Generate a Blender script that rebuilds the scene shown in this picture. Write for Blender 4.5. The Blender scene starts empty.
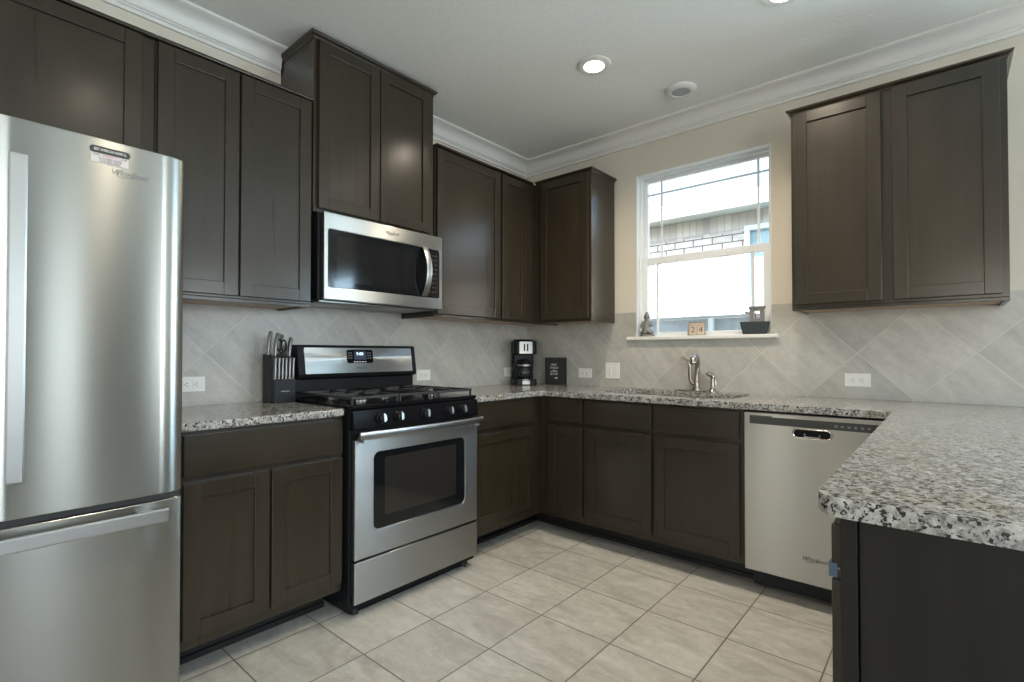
import bpy, bmesh, math, random
from mathutils import Vector, Matrix
random.seed(7)
SC = bpy.context.scene
COL = SC.collection
PI = math.pi

# ------------------------------------------------------------------ camera
F_PX, YAW, PITCH = 506.46, 0.7101, 0.014
cd = bpy.data.cameras.new('camera')
cam = bpy.data.objects.new('camera', cd)
COL.objects.link(cam)
cd.sensor_fit = 'HORIZONTAL'; cd.sensor_width = 36.0
cd.lens = F_PX / 1024 * 36.0
cd.shift_y = 5.62 / 1024
cd.clip_start = 0.05; cd.clip_end = 200
cam.location = (2.6293, -3.2451, 1.152)
cam.rotation_euler = (PI / 2 + PITCH, 0, YAW)
SC.camera = cam

# ------------------------------------------------------------------ view, world, sun, daylight
vs = SC.view_settings
vs.view_transform = 'Standard'; vs.look = 'None'; vs.gamma = 1.0; vs.use_curve_mapping = False
vs.exposure = 0.10
W = bpy.data.worlds.new('world'); SC.world = W
W.use_nodes = True
wn = W.node_tree.nodes; wl = W.node_tree.links
sky = wn.new('ShaderNodeTexSky'); sky.sky_type = 'NISHITA'; sky.sun_disc = False
sky.sun_elevation = math.radians(50); sky.sun_rotation = math.radians(200); sky.air_density = 1.0; sky.dust_density = 2.0
wl.new(sky.outputs[0], wn['Background'].inputs[0])
wn['Background'].inputs[1].default_value = 0.95

def lamp(name, kind, loc, energy, color, direction=(0, 0, -1), **kw):
    d = bpy.data.lights.new(name, kind); d.energy = energy; d.color = color
    for k, v in kw.items(): setattr(d, k, v)
    o = bpy.data.objects.new(name, d); COL.objects.link(o)
    o.location = loc
    o.rotation_euler = Vector(direction).to_track_quat('-Z', 'Y').to_euler()
    return o
lamp('sun', 'SUN', (0, -5, 12), 30.0, (1.0, 0.95, 0.88), (0.22, 0.62, -0.775), angle=0.009)
DAY = (0.86, 0.94, 1.0)
XR, YR, H = 6.4, -7.6, 2.717
# daylight in the wall openings; the right corner and rear ones are added fill
lamp('daylight_right_far', 'AREA', (XR + .05, -2.36, 1.25), 8, DAY, (-1, 0, .12), shape='RECTANGLE', size=.46, size_y=1.95)
lamp('fill_right_corner', 'AREA', (XR + .05, -.55, 1.25), 66, DAY, (-1, 0, .20), shape='RECTANGLE', size=.76, size_y=1.95)  # added fill for the left wall, set in a made-up opening
lamp('daylight_right_near', 'AREA', (XR + .05, -4.85, 1.35), 140, DAY, (-1, 0, .75), shape='RECTANGLE', size=2.2, size_y=1.7)
lamp('daylight_patio_door', 'AREA', (4.0, .17, 1.08), 120, (.55, .80, 1.0), (0, -1, .1), shape='RECTANGLE', size=1.15, size_y=2.1)
lamp('fill_rear', 'AREA', (3.6, YR - .05, 1.35), 30, (1.0, .96, .90), (0, 1, .25), shape='RECTANGLE', size=1.9, size_y=1.7)  # added fill from behind the camera, set in a made-up opening
lamp('daylight_rear_sidelight', 'AREA', (.37, YR - .05, 1.2), 6, (1.0, .97, .90), (0, 1, 0), shape='RECTANGLE', size=.12, size_y=1.9)

# ------------------------------------------------------------------ material helpers
MATS = {}
def newmat(name):
    m = bpy.data.materials.new(name); m.use_nodes = True
    nt = m.node_tree
    return m, nt, nt.nodes, nt.links, nt.nodes['Principled BSDF']
def setp(b, **kw):
    nm = dict(color='Base Color', rough='Roughness', metal='Metallic', spec='Specular IOR Level', coat='Coat Weight', coatr='Coat Roughness',
              aniso='Anisotropic', emis='Emission Color', emis_s='Emission Strength', trans='Transmission Weight', ior='IOR', sheen='Sheen Weight')
    for k, v in kw.items():
        if k in ('color', 'emis'): v = (*v, 1.0)
        b.inputs[nm[k]].default_value = v
def plain(name, color, rough=.5, bump=0, bscale=200, **kw):
    m, nt, n, l, b = newmat(name)
    setp(b, color=color, rough=rough, **kw)
    # a little procedural variation
    tc = n.new('ShaderNodeTexCoord'); no = n.new('ShaderNodeTexNoise'); no.inputs['Scale'].default_value = bscale
    l.new(tc.outputs['Object'], no.inputs['Vector'])
    if bump:
        bp = n.new('ShaderNodeBump'); bp.inputs['Strength'].default_value = bump; bp.inputs['Distance'].default_value = .002
        l.new(no.outputs['Fac'], bp.inputs['Height']); l.new(bp.outputs[0], b.inputs['Normal'])
    else:
        mr = n.new('ShaderNodeMapRange'); mr.inputs['To Min'].default_value = max(0, rough - .03); mr.inputs['To Max'].default_value = min(1, rough + .03)
        l.new(no.outputs['Fac'], mr.inputs['Value']); l.new(mr.outputs[0], b.inputs['Roughness'])
    MATS[name] = m
    return m
def mixc(n, l, fac, a, b, mode='MIX'):
    x = n.new('ShaderNodeMix'); x.data_type = 'RGBA'; x.blend_type = mode
    for sock, v in ((x.inputs[0], fac), (x.inputs[6], a), (x.inputs[7], b)):
        if hasattr(v, 'links') or isinstance(v, bpy.types.NodeSocket): l.new(v, sock)
        elif isinstance(v, (tuple, list)): sock.default_value = (*v, 1.0)
        else: sock.default_value = v
    return x.outputs[2]
def ramp(n, l, fac, stops, interp='LINEAR'):
    r = n.new('ShaderNodeValToRGB'); r.color_ramp.interpolation = interp
    e = r.color_ramp.elements
    while len(e) < len(stops): e.new(.5)
    for i, (p, c) in enumerate(stops):
        e[i].position = p; e[i].color = (*c, 1.0) if isinstance(c, (tuple, list)) else (c, c, c, 1)
    l.new(fac, r.inputs[0])
    return r.outputs[0]
def mapped(n, l, scale=(1, 1, 1), rot=(0, 0, 0), loc=(0, 0, 0), src=None):
    mp = n.new('ShaderNodeMapping')
    mp.inputs['Scale'].default_value = scale; mp.inputs['Rotation'].default_value = rot; mp.inputs['Location'].default_value = loc
    if src is None:
        tc = n.new('ShaderNodeTexCoord'); src = tc.outputs['Object']
    l.new(src, mp.inputs['Vector'])
    return mp.outputs[0]
def noise(n, l, vec, scale, detail=3, rough=.55, dist=0):
    no = n.new('ShaderNodeTexNoise')
    no.inputs['Scale'].default_value = scale; no.inputs['Detail'].default_value = detail
    no.inputs['Roughness'].default_value = rough; no.inputs['Distortion'].default_value = dist
    l.new(vec, no.inputs['Vector'])
    return no.outputs['Fac']
def bump(n, l, b, height, strength, dist=.002):
    bp = n.new('ShaderNodeBump'); bp.inputs['Strength'].default_value = strength; bp.inputs['Distance'].default_value = dist
    l.new(height, bp.inputs['Height']); l.new(bp.outputs[0], b.inputs['Normal'])

def wood_mat(name, dark, light, rough=.30, axis='z', coat=.50, spec=.22):
    m, nt, n, l, b = newmat(name)
    sc = {'z': (38, 38, 1.6), 'x': (1.6, 38, 38), 'y': (38, 1.6, 38)}[axis]
    v = mapped(n, l, sc)
    f1 = noise(n, l, v, 1.0, 4, .55, .25)
    v2 = mapped(n, l, (2.2, 2.2, 1.1))
    f2 = noise(n, l, v2, 1.6, 3)
    c1 = ramp(n, l, f1, [(.12, dark), (.88, light)])
    c2 = ramp(n, l, f2, [(.30, .80), (.72, 1.14)])
    c = mixc(n, l, 1.0, c1, c2, 'MULTIPLY')
    l.new(c, b.inputs['Base Color'])
    r = ramp(n, l, f1, [(.2, rough - .04), (.8, rough + .06)])
    l.new(r, b.inputs['Roughness'])
    bump(n, l, b, f1, .06, .001)
    b.inputs['Specular IOR Level'].default_value = spec
    b.inputs['Coat Weight'].default_value = coat; b.inputs['Coat Roughness'].default_value = .21
    MATS[name] = m
    return m
WOOD = wood_mat('dark_wood', (.0230, .0172, .0102), (.0380, .0288, .0172))
WOODH = wood_mat('dark_wood_rail', (.0230, .0172, .0102), (.0380, .0288, .0172), axis='y')
WOODHX = wood_mat('dark_wood_rail_cross', (.0230, .0172, .0102), (.0380, .0288, .0172), axis='x')
WOODP = wood_mat('dark_wood_panel', (.0245, .0183, .0108), (.0400, .0303, .0180))
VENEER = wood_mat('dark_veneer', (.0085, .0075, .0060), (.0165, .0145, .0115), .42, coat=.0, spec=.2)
MAPLE = wood_mat('raw_maple', (.36, .20, .10), (.48, .29, .16), .5)
KICK = plain('kick_dark', (.012, .011, .010), .55)

def steel_mat(name, col, rough, streak='h', strength=.004, aniso=.95):
    m, nt, n, l, b = newmat(name)
    setp(b, color=col, metal=1.0, rough=rough, aniso=aniso)
    sc = (3, 3, 260) if streak == 'h' else (260, 260, 3)
    v = mapped(n, l, sc)
    f = noise(n, l, v, 1.0, 2)
    c = ramp(n, l, f, [(.3, tuple(x * .985 for x in col)), (.7, tuple(min(1, x * 1.012) for x in col))])
    l.new(c, b.inputs['Base Color'])
    tg = n.new('ShaderNodeTangent'); tg.direction_type = 'RADIAL'; tg.axis = 'Z'
    l.new(tg.outputs[0], b.inputs['Tangent'])
    b.inputs['Anisotropic Rotation'].default_value = .25
    MATS[name] = m
    return m
STEEL = steel_mat('brushed_stainless', (.47, .47, .45), .38)
DSTEEL = steel_mat('dishwasher_stainless', (.45, .445, .42), .30)
FSTEEL = steel_mat('fridge_stainless', (.36, .36, .335), .24)
STEELD = steel_mat('dark_stainless', (.30, .295, .28), .30)
STRIPM = plain('control_strip_grey', (.045, .045, .042), .35)
CHROME = plain('polished_nickel', (.62, .58, .53), .16, metal=1.0)
NICKEL = plain('brushed_nickel', (.34, .30, .25), .30, metal=1.0)
SATIN = plain('satin_steel', (.46, .46, .45), .30, metal=1.0)
BLACKG = plain('black_gloss', (.006, .006, .007), .16, spec=.06)
BLACKS = plain('black_satin', (.009, .009, .010), .38, spec=.14)
BLACKM = plain('black_matte', (.018, .018, .018), .6)
IRON = plain('cast_iron', (.020, .020, .021), .50, bump=.15, bscale=400)
GLASSB = plain('black_glass', (.007, .008, .009), .06, spec=.4)
OVENG = plain('oven_glass', (.022, .020, .017), .07, spec=.4)
MICG = plain('microwave_screen', (.012, .012, .012), .08, spec=.4)
PLATEW = plain('white_plastic', (.74, .73, .69), .35)
KEYD = plain('key_print_grey', (.055, .055, .055), .5)
SLOT = plain('slot_dark', (.10, .10, .095), .5)
TRIMW = plain('white_trim_paint', (.72, .71, .66), .40)
VINYL = plain('white_vinyl', (.76, .78, .78), .35)
BADGE = plain('badge_grey', (.20, .20, .195), .35, metal=.6)
INKD = plain('ink_dark', (.03, .03, .03), .5)
INKW = plain('ink_white', (.75, .75, .72), .5)
INKR = plain('ink_red', (.45, .10, .09), .5)
LABELP = plain('sticker_paper', (.58, .54, .53), .55)
TAPE = plain('blue_tape', (.07, .115, .19), .6)
STONE = plain('grey_stone', (.22, .21, .20), .8, bump=.5, bscale=120)
PEBBLE = plain('white_pebbles', (.60, .59, .56), .7, bump=.6, bscale=150)
PLANTER = plain('dark_teal_planter', (.012, .020, .022), .40)
PEWTER = plain('silver_grey_resin', (.20, .20, .185), .34, bump=.25, bscale=160, metal=.55)
LIGHTWOOD = wood_mat('pale_wood', (.42, .29, .19), (.60, .45, .32), .5)
GREYWOOD = wood_mat('grey_wood_frame', (.20, .18, .15), (.30, .27, .23), .6)
KBLOCK = plain('knife_block_black', (.011, .013, .015), .42, spec=.25)
FENCEM = wood_mat('weathered_fence', (.26, .30, .34), (.36, .40, .44), .8, axis='x')
TRIMOUT = plain('outside_white_trim', (.70, .76, .78), .6)
SOFFIT = plain('soffit_grey', (.42, .45, .46), .7)
NGLASS = plain('neighbour_glass', (.30, .44, .50), .10)
GRASS = plain('lawn_green', (.10, .14, .06), .9, bump=.8, bscale=60)

def emis_mat(name, col, s):
    m, nt, n, l, b = newmat(name)
    setp(b, color=(.8, .8, .8), emis=col, emis_s=s, rough=.5)
    MATS[name] = m
    return m
LENS = emis_mat('lamp_lens', (1.0, .93, .82), 9.0)
DIGIT = emis_mat('display_digits', (.55, .80, 1.0), 1.6)
SCREEN = emis_mat('display_blue', (.02, .05, .12), .25)
SCREEN.node_tree.nodes['Principled BSDF'].inputs['Base Color'].default_value = (.006, .010, .025, 1)

def paint_mat(name, col, bs, strength, rough=.75):
    m, nt, n, l, b = newmat(name)
    v = mapped(n, l)
    f = noise(n, l, v, bs, 3, .5)
    f2 = noise(n, l, v, .8, 2)
    c = ramp(n, l, f2, [(.3, tuple(x * .97 for x in col)), (.7, tuple(x * 1.03 for x in col))])
    l.new(c, b.inputs['Base Color']); b.inputs['Roughness'].default_value = rough
    bump(n, l, b, f, strength, .004)
    MATS[name] = m
    return m
WALLP = paint_mat('beige_wall_paint', (.62, .57, .475), 95, .25)
WALLD = paint_mat('darkened_unseen_wall', (.11, .10, .085), 95, .25)  # unseen walls darkened in colour to cut bounce and dim steel reflections
CEILP = paint_mat('ceiling_paint', (.82, .82, .765), 55, 1.0, .85)

def floor_mat():
    m, nt, n, l, b = newmat('floor_tile')
    T, OX, OY = .339, .9227, -1.7921
    v = mapped(n, l, loc=(-OX + T * 20, -OY + T * 40, 0))
    br = n.new('ShaderNodeTexBrick'); br.offset = 0.0; br.squash = 1.0
    br.inputs['Scale'].default_value = 1.0; br.inputs['Mortar Size'].default_value = .0030; br.inputs['Mortar Smooth'].default_value = .2
    br.inputs['Brick Width'].default_value = T; br.inputs['Row Height'].default_value = T
    br.inputs['Color1'].default_value = (.0, .0, .0, 1); br.inputs['Color2'].default_value = (1, 1, 1, 1); br.inputs['Bias'].default_value = 0
    l.new(v, br.inputs['Vector'])
    # veins, shifted by the tile's own value so that no vein runs on across a joint
    tc = n.new('ShaderNodeTexCoord')
    add = n.new('ShaderNodeVectorMath'); add.operation = 'MULTIPLY_ADD'
    add.inputs[1].default_value = (7, 3, 5)
    l.new(br.outputs['Color'], add.inputs[0]); l.new(tc.outputs['Object'], add.inputs[2])
    fv = noise(n, l, mapped(n, l, (2.0, 5.0, 1), (0, 0, .5), src=add.outputs[0]), 1.6, 7, .65, 1.2)
    ff = noise(n, l, add.outputs[0], 26, 5, .65)
    base = ramp(n, l, fv, [(.26, (.37, .348, .305)), (.48, (.505, .487, .440)), (.72, (.62, .603, .558))])
    fine = ramp(n, l, ff, [(.3, .90), (.7, 1.07)])
    c = mixc(n, l, 1.0, base, fine, 'MULTIPLY')
    tone = ramp(n, l, br.outputs['Color'], [(0, (.95, .945, .93)), (1, (1.04, 1.035, 1.02))])
    c = mixc(n, l, 1.0, c, tone, 'MULTIPLY')
    c = mixc(n, l, br.outputs['Fac'], c, (.16, .14, .115))
    l.new(c, b.inputs['Base Color'])
    b.inputs['Roughness'].default_value = .42
    inv = n.new('ShaderNodeMath'); inv.operation = 'SUBTRACT'; inv.inputs[0].default_value = 1.0
    l.new(br.outputs['Fac'], inv.inputs[1])
    bump(n, l, b, inv.outputs[0], .5, .0015)
    return m
FLOORM = floor_mat()

def splash_mat(name, axis, node_u, node_z):
    """square tiles laid on the diagonal; a joint crossing sits at (node_u, node_z)"""
    m, nt, n, l, b = newmat(name)
    T = .47 / math.sqrt(2)
    tc = n.new('ShaderNodeTexCoord'); sp = n.new('ShaderNodeSeparateXYZ'); l.new(tc.outputs['Object'], sp.inputs[0])
    cb = n.new('ShaderNodeCombineXYZ')
    l.new(sp.outputs[axis], cb.inputs[0]); l.new(sp.outputs['Z'], cb.inputs[1])
    mv = n.new('ShaderNodeVectorMath'); mv.operation = 'SUBTRACT'; mv.inputs[1].default_value = (node_u, node_z, 0)
    l.new(cb.outputs[0], mv.inputs[0])
    v = mapped(n, l, rot=(0, 0, PI / 4), loc=(T * 40, T * 40, 0), src=mv.outputs[0])
    br = n.new('ShaderNodeTexBrick'); br.offset = 0.0; br.squash = 1.0
    br.inputs['Scale'].default_value = 1.0; br.inputs['Mortar Size'].default_value = .0022; br.inputs['Mortar Smooth'].default_value = .15
    br.inputs['Brick Width'].default_value = T; br.inputs['Row Height'].default_value = T
    br.inputs['Color1'].default_value = (0, 0, 0, 1); br.inputs['Color2'].default_value = (1, 1, 1, 1)
    l.new(v, br.inputs['Vector'])
    add = n.new('ShaderNodeVectorMath'); add.operation = 'MULTIPLY_ADD'; add.inputs[1].default_value = (9, 4, 6)
    l.new(br.outputs['Color'], add.inputs[0]); l.new(v, add.inputs[2])
    fv = noise(n, l, mapped(n, l, (1.4, 7.5, 1), (0, 0, .25), src=add.outputs[0]), 1.5, 7, .62, .8)
    ff = noise(n, l, add.outputs[0], 30, 4, .6)
    base = ramp(n, l, fv, [(.25, (.36, .345, .305)), (.50, (.43, .415, .375)), (.76, (.50, .485, .445))])
    fine = ramp(n, l, ff, [(.3, .93), (.7, 1.06)])
    c = mixc(n, l, 1.0, base, fine, 'MULTIPLY')
    tone = ramp(n, l, br.outputs['Color'], [(0, .92), (1, 1.06)])
    c = mixc(n, l, 1.0, c, tone, 'MULTIPLY')
    c = mixc(n, l, br.outputs['Fac'], c, (.52, .50, .45))
    l.new(c, b.inputs['Base Color'])
    b.inputs['Roughness'].default_value = .36
    inv = n.new('ShaderNodeMath'); inv.operation = 'SUBTRACT'; inv.inputs[0].default_value = 1.0
    l.new(br.outputs['Fac'], inv.inputs[1])
    bump(n, l, b, inv.outputs[0], .5, .0015)
    return m
SPL_L = splash_mat('diagonal_tile_left', 'Y', -2.389, 1.155)
SPL_B = splash_mat('diagonal_tile_back', 'X', 2.735, 1.155)

def granite_mat():
    m, nt, n, l, b = newmat('speckled_granite')
    tc = n.new('ShaderNodeTexCoord'); o = tc.outputs['Object']
    f1 = noise(n, l, o, 55, 4, .65, .5)
    f2 = noise(n, l, mapped(n, l, loc=(3, 7, 1)), 105, 3, .6, .3)
    f3 = noise(n, l, mapped(n, l, loc=(9, 2, 4)), 9, 3, .6)
    vo = n.new('ShaderNodeTexVoronoi'); vo.inputs['Scale'].default_value = 95
    l.new(o, vo.inputs['Vector'])
    base = ramp(n, l, f1, [(.34, (.14, .135, .128)), (.45, (.27, .265, .25)), (.60, (.41, .40, .375)), (.72, (.52, .51, .49))])
    warm = ramp(n, l, f3, [(.48, (1, 1, 1)), (.68, (1.0, .94, .85))])
    c = mixc(n, l, 1.0, base, warm, 'MULTIPLY')
    dk = ramp(n, l, f2, [(.405, 1.0), (.45, 0.0)])
    c = mixc(n, l, dk, c, (.022, .021, .020))
    sp = ramp(n, l, vo.outputs['Distance'], [(.12, .35), (.30, 0.0)])
    c = mixc(n, l, sp, c, (.62, .60, .57))
    f4 = noise(n, l, mapped(n, l, loc=(1, 5, 8)), 85, 2, .5)
    dk2 = ramp(n, l, f4, [(.345, 1.0), (.39, 0.0)])
    c = mixc(n, l, dk2, c, (.035, .030, .026))
    l.new(c, b.inputs['Base Color'])
    b.inputs['Roughness'].default_value = .16
    b.inputs['Specular IOR Level'].default_value = .5
    return m
GRANITE = granite_mat()

def brick_mat():
    m, nt, n, l, b = newmat('pale_brick')
    tc = n.new('ShaderNodeTexCoord'); sp = n.new('ShaderNodeSeparateXYZ'); l.new(tc.outputs['Object'], sp.inputs[0])
    cb = n.new('ShaderNodeCombineXYZ'); l.new(sp.outputs['X'], cb.inputs[0]); l.new(sp.outputs['Z'], cb.inputs[1])
    br = n.new('ShaderNodeTexBrick')
    br.inputs['Scale'].default_value = 1; br.inputs['Brick Width'].default_value = .215; br.inputs['Row Height'].default_value = .078
    br.inputs['Mortar Size'].default_value = .006
    br.inputs['Color1'].default_value = (.54, .50, .47, 1); br.inputs['Color2'].default_value = (.68, .64, .61, 1)
    br.inputs['Mortar'].default_value = (.10, .095, .09, 1)
    l.new(cb.outputs[0], br.inputs['Vector'])
    f = noise(n, l, tc.outputs['Object'], 9, 4)
    c = mixc(n, l, 1.0, br.outputs['Color'], ramp(n, l, f, [(.3, .75), (.7, 1.15)]), 'MULTIPLY')
    l.new(c, b.inputs['Base Color']); b.inputs['Roughness'].default_value = .9
    return m
BRICK = brick_mat()
def soldier_mat():
    m, nt, n, l, b = newmat('soldier_course_brick')
    tc = n.new('ShaderNodeTexCoord'); sp = n.new('ShaderNodeSeparateXYZ'); l.new(tc.outputs['Object'], sp.inputs[0])
    cb = n.new('ShaderNodeCombineXYZ'); l.new(sp.outputs['X'], cb.inputs[0]); l.new(sp.outputs['Z'], cb.inputs[1])
    br = n.new('ShaderNodeTexBrick'); br.offset = 0
    br.inputs['Scale'].default_value = 1; br.inputs['Brick Width'].default_value = .078; br.inputs['Row Height'].default_value = .30
    br.inputs['Mortar Size'].default_value = .006
    br.inputs['Color1'].default_value = (.36, .34, .33, 1); br.inputs['Color2'].default_value = (.60, .57, .54, 1)
    br.inputs['Mortar'].default_value = (.42, .38, .35, 1)
    l.new(cb.outputs[0], br.inputs['Vector'])
    l.new(br.outputs['Color'], b.inputs['Base Color']); b.inputs['Roughness'].default_value = .9
    return m
SOLDIER = soldier_mat()
def glass_mat(name, tint=(.97, .99, .98), refl=.10):
    m = bpy.data.materials.new(name); m.use_nodes = True
    nt = m.node_tree; n, l = nt.nodes, nt.links
    n.remove(n['Principled BSDF'])
    t = n.new('ShaderNodeBsdfTransparent'); t.inputs[0].default_value = (*tint, 1)
    g = n.new('ShaderNodeBsdfGlossy'); g.inputs['Roughness'].default_value = .02
    fr = n.new('ShaderNodeLayerWeight'); pw = n.new('ShaderNodeMath'); pw.operation = 'POWER'; pw.inputs[1].default_value = 5.0
    l.new(fr.outputs['Facing'], pw.inputs[0])
    ad = n.new('ShaderNodeMath'); ad.operation = 'MULTIPLY_ADD'; ad.inputs[1].default_value = .96; ad.inputs[2].default_value = .04
    l.new(pw.outputs[0], ad.inputs[0]); fr = ad
    mx = n.new('ShaderNodeMixShader')
    l.new(fr.outputs[0], mx.inputs[0]); l.new(t.outputs[0], mx.inputs[1]); l.new(g.outputs[0], mx.inputs[2])
    l.new(mx.outputs[0], n['Material Output'].inputs['Surface'])
    MATS[name] = m
    return m
GLASS = glass_mat('window_glass')
CARAFEG = glass_mat('carafe_glass', (.55, .60, .60))

# ------------------------------------------------------------------ geometry helpers
ROOTLOC = {}
def root(name, label, cat, loc=(0, 0, 0), rz=0.0, group=None):
    o = bpy.data.objects.new(name, None); COL.objects.link(o)
    o.empty_display_size = .05
    o.location = loc; o.rotation_euler = (0, 0, rz)
    o['label'] = label; o['category'] = cat
    if group: o['group'] = group
    ROOTLOC[o.name] = Vector(loc) if rz == 0 else Vector((0, 0, 0))
    return o
def rloc(p):
    while p.parent: p = p.parent
    return ROOTLOC.get(p.name, p.location.copy())

class B:
    """collects shapes in world coordinates (or in the thing's own, when it is turned) and links them as ONE mesh object"""
    def __init__(self): self.bm = bmesh.new()
    def box(self, x0, x1, y0, y1, z0, z1):
        x0, x1 = sorted((x0, x1)); y0, y1 = sorted((y0, y1)); z0, z1 = sorted((z0, z1))
        v = [self.bm.verts.new(p) for p in ((x0, y0, z0), (x1, y0, z0), (x1, y1, z0), (x0, y1, z0), (x0, y0, z1), (x1, y0, z1), (x1, y1, z1), (x0, y1, z1))]
        for f in ((3, 2, 1, 0), (4, 5, 6, 7), (0, 1, 5, 4), (1, 2, 6, 5), (2, 3, 7, 6), (3, 0, 4, 7)):
            self.bm.faces.new([v[i] for i in f])
        return self
    def fbox(self, face, u0, u1, z0, z1, n0, n1):
        return self.box(n0, n1, u0, u1, z0, z1) if face == 'x' else self.box(u0, u1, n0, n1, z0, z1)
    def loft(self, rings, cap0=True, cap1=True, closed=True):
        R = [[self.bm.verts.new(p) for p in r] for r in rings]
        k = len(R[0])
        for a, b in zip(R, R[1:]):
            for i in range(k if closed else k - 1):
                j = (i + 1) % k
                self.bm.faces.new((a[i], a[j], b[j], b[i]))
        if cap0: self.bm.faces.new(R[0][::-1])
        if cap1: self.bm.faces.new(R[-1])
        return self
    def prism(self, poly, axis, a0, a1):
        def pt(p, a):
            return {'x': (a, p[0], p[1]), 'y': (p[0], a, p[1]), 'z': (p[0], p[1], a)}[axis]
        return self.loft([[pt(p, a0) for p in poly], [pt(p, a1) for p in poly]])
    def tube(self, pts, r, seg=12, caps=True):
        pts = [Vector(p) for p in pts]
        rs = r if isinstance(r, (list, tuple)) else [r] * len(pts)
        rings = []; prev = None
        for i, p in enumerate(pts):
            d = (pts[min(i + 1, len(pts) - 1)] - pts[max(i - 1, 0)]).normalized()
            if prev is None:
                a = d.orthogonal().normalized()
            else:
                a = (prev - d * prev.dot(d)).normalized()
            prev = a; c = d.cross(a)
            rings.append([p + (a * math.cos(t) + c * math.sin(t)) * rs[i] for t in (2 * PI * k / seg for k in range(seg))])
        return self.loft(rings, caps, caps)
    def cyl(self, c, r, h, axis='z', seg=24, r2=None):
        c = Vector(c); d = {'x': Vector((1, 0, 0)), 'y': Vector((0, 1, 0)), 'z': Vector((0, 0, 1))}[axis] if isinstance(axis, str) else Vector(axis).normalized()
        return self.tube([c, c + d * h], [r, r if r2 is None else r2], seg)
    def lathe(self, prof, c, seg=32, cap0=True, cap1=True):
        c = Vector(c)
        rings = [[c + Vector((r * math.cos(2 * PI * k / seg), r * math.sin(2 * PI * k / seg), z)) for k in range(seg)] for r, z in prof]
        return self.loft(rings, cap0, cap1)
    def ball(self, c, rx, ry=None, rz=None, seg=16, rings=10):
        ry = ry or rx; rz = rz or rx
        prof = [(math.sin(PI * i / rings), -math.cos(PI * i / rings)) for i in range(rings + 1)]
        prof[0] = (.02, -1); prof[-1] = (.02, 1)
        c = Vector(c)
        return self.loft([[c + Vector((rx * r * math.cos(2 * PI * k / seg), ry * r * math.sin(2 * PI * k / seg), rz * z)) for k in range(seg)] for r, z in prof])
    def slab(self, outer, holes, z0, z1):
        """flat plate with holes; outer and holes are lists of (x, y)"""
        bm = bmesh.new(); edges = []
        for loop in [outer] + list(holes):
            vs_ = [bm.verts.new((x, y, z0)) for x, y in loop]
            edges += [bm.edges.new((vs_[i], vs_[(i + 1) % len(vs_)])) for i in range(len(vs_))]
        bmesh.ops.triangle_fill(bm, use_beauty=True, use_dissolve=False, edges=edges, normal=(0, 0, 1))
        bmesh.ops.dissolve_limit(bm, angle_limit=.001, verts=bm.verts[:], edges=bm.edges[:]) if not holes else None
        ext = bmesh.ops.extrude_face_region(bm, geom=bm.faces[:])
        for g in ext['geom']:
            if isinstance(g, bmesh.types.BMVert): g.co.z = z1
        bmesh.ops.recalc_face_normals(bm, faces=bm.faces[:])
        me = bpy.data.meshes.new('t'); bm.to_mesh(me); bm.free()
        self.bm.from_mesh(me); bpy.data.meshes.remove(me)
        return self
    def xform(self, M):
        self.bm.transform(M); return self
    def obj(self, name, mat, parent=None, bevel=0.0, smooth=None, seg=2, loc=None, label=None, kind=None, cat=None, group=None, mods=None):
        org = rloc(parent) if parent else Vector(loc or (0, 0, 0))
        if org.length: self.bm.transform(Matrix.Translation(-org))
        bmesh.ops.recalc_face_normals(self.bm, faces=self.bm.faces[:])
        me = bpy.data.meshes.new(name)
        self.bm.to_mesh(me); self.bm.free()
        if mat: me.materials.append(mat)
        o = bpy.data.objects.new(name, me); COL.objects.link(o)
        if parent: o.parent = parent
        else: o.location = org
        if smooth is not None:
            me.polygons.foreach_set('use_smooth', [True] * len(me.polygons)); me.set_sharp_from_angle(angle=math.radians(smooth))
        if bevel:
            md = o.modifiers.new('bevel', 'BEVEL'); md.width = bevel; md.segments = seg; md.limit_method = 'ANGLE'; md.angle_limit = math.radians(35)
        if label: o['label'] = label
        if kind: o['kind'] = kind
        if cat: o['category'] = cat
        if group: o['group'] = group
        return o

def text(name, s, size, mat, parent, at, face='x', align='CENTER', shear=0.0, extrude=.0006, label=None, scale=(1, 1)):
    """lettering as a mesh; face 'x' reads on a surface that looks to +x, 'y' on one that looks to -y"""
    cu = bpy.data.curves.new('t', 'FONT'); cu.body = s; cu.size = size; cu.align_x = align; cu.align_y = 'CENTER'
    cu.shear = shear; cu.extrude = extrude; cu.resolution_u = 3
    t = bpy.data.objects.new('t', cu); COL.objects.link(t)
    bpy.context.view_layer.update()
    me = bpy.data.meshes.new_from_object(t.evaluated_get(bpy.context.evaluated_depsgraph_get()))
    bpy.data.objects.remove(t); bpy.data.curves.remove(cu)
    R = {'x': Matrix(((0, 0, 1, 0), (1, 0, 0, 0), (0, 1, 0, 0), (0, 0, 0, 1))), 'y': Matrix(((1, 0, 0, 0), (0, 0, -1, 0), (0, 1, 0, 0), (0, 0, 0, 1)))}[face]
    me.transform(Matrix.Translation(Vector(at) - rloc(parent)) @ R @ Matrix.Diagonal((scale[0], scale[1], 1, 1)))
    me.name = name; me.materials.clear(); me.materials.append(mat)
    o = bpy.data.objects.new(name, me); COL.objects.link(o); o.parent = parent
    if label: o['label'] = label
    return o
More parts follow.
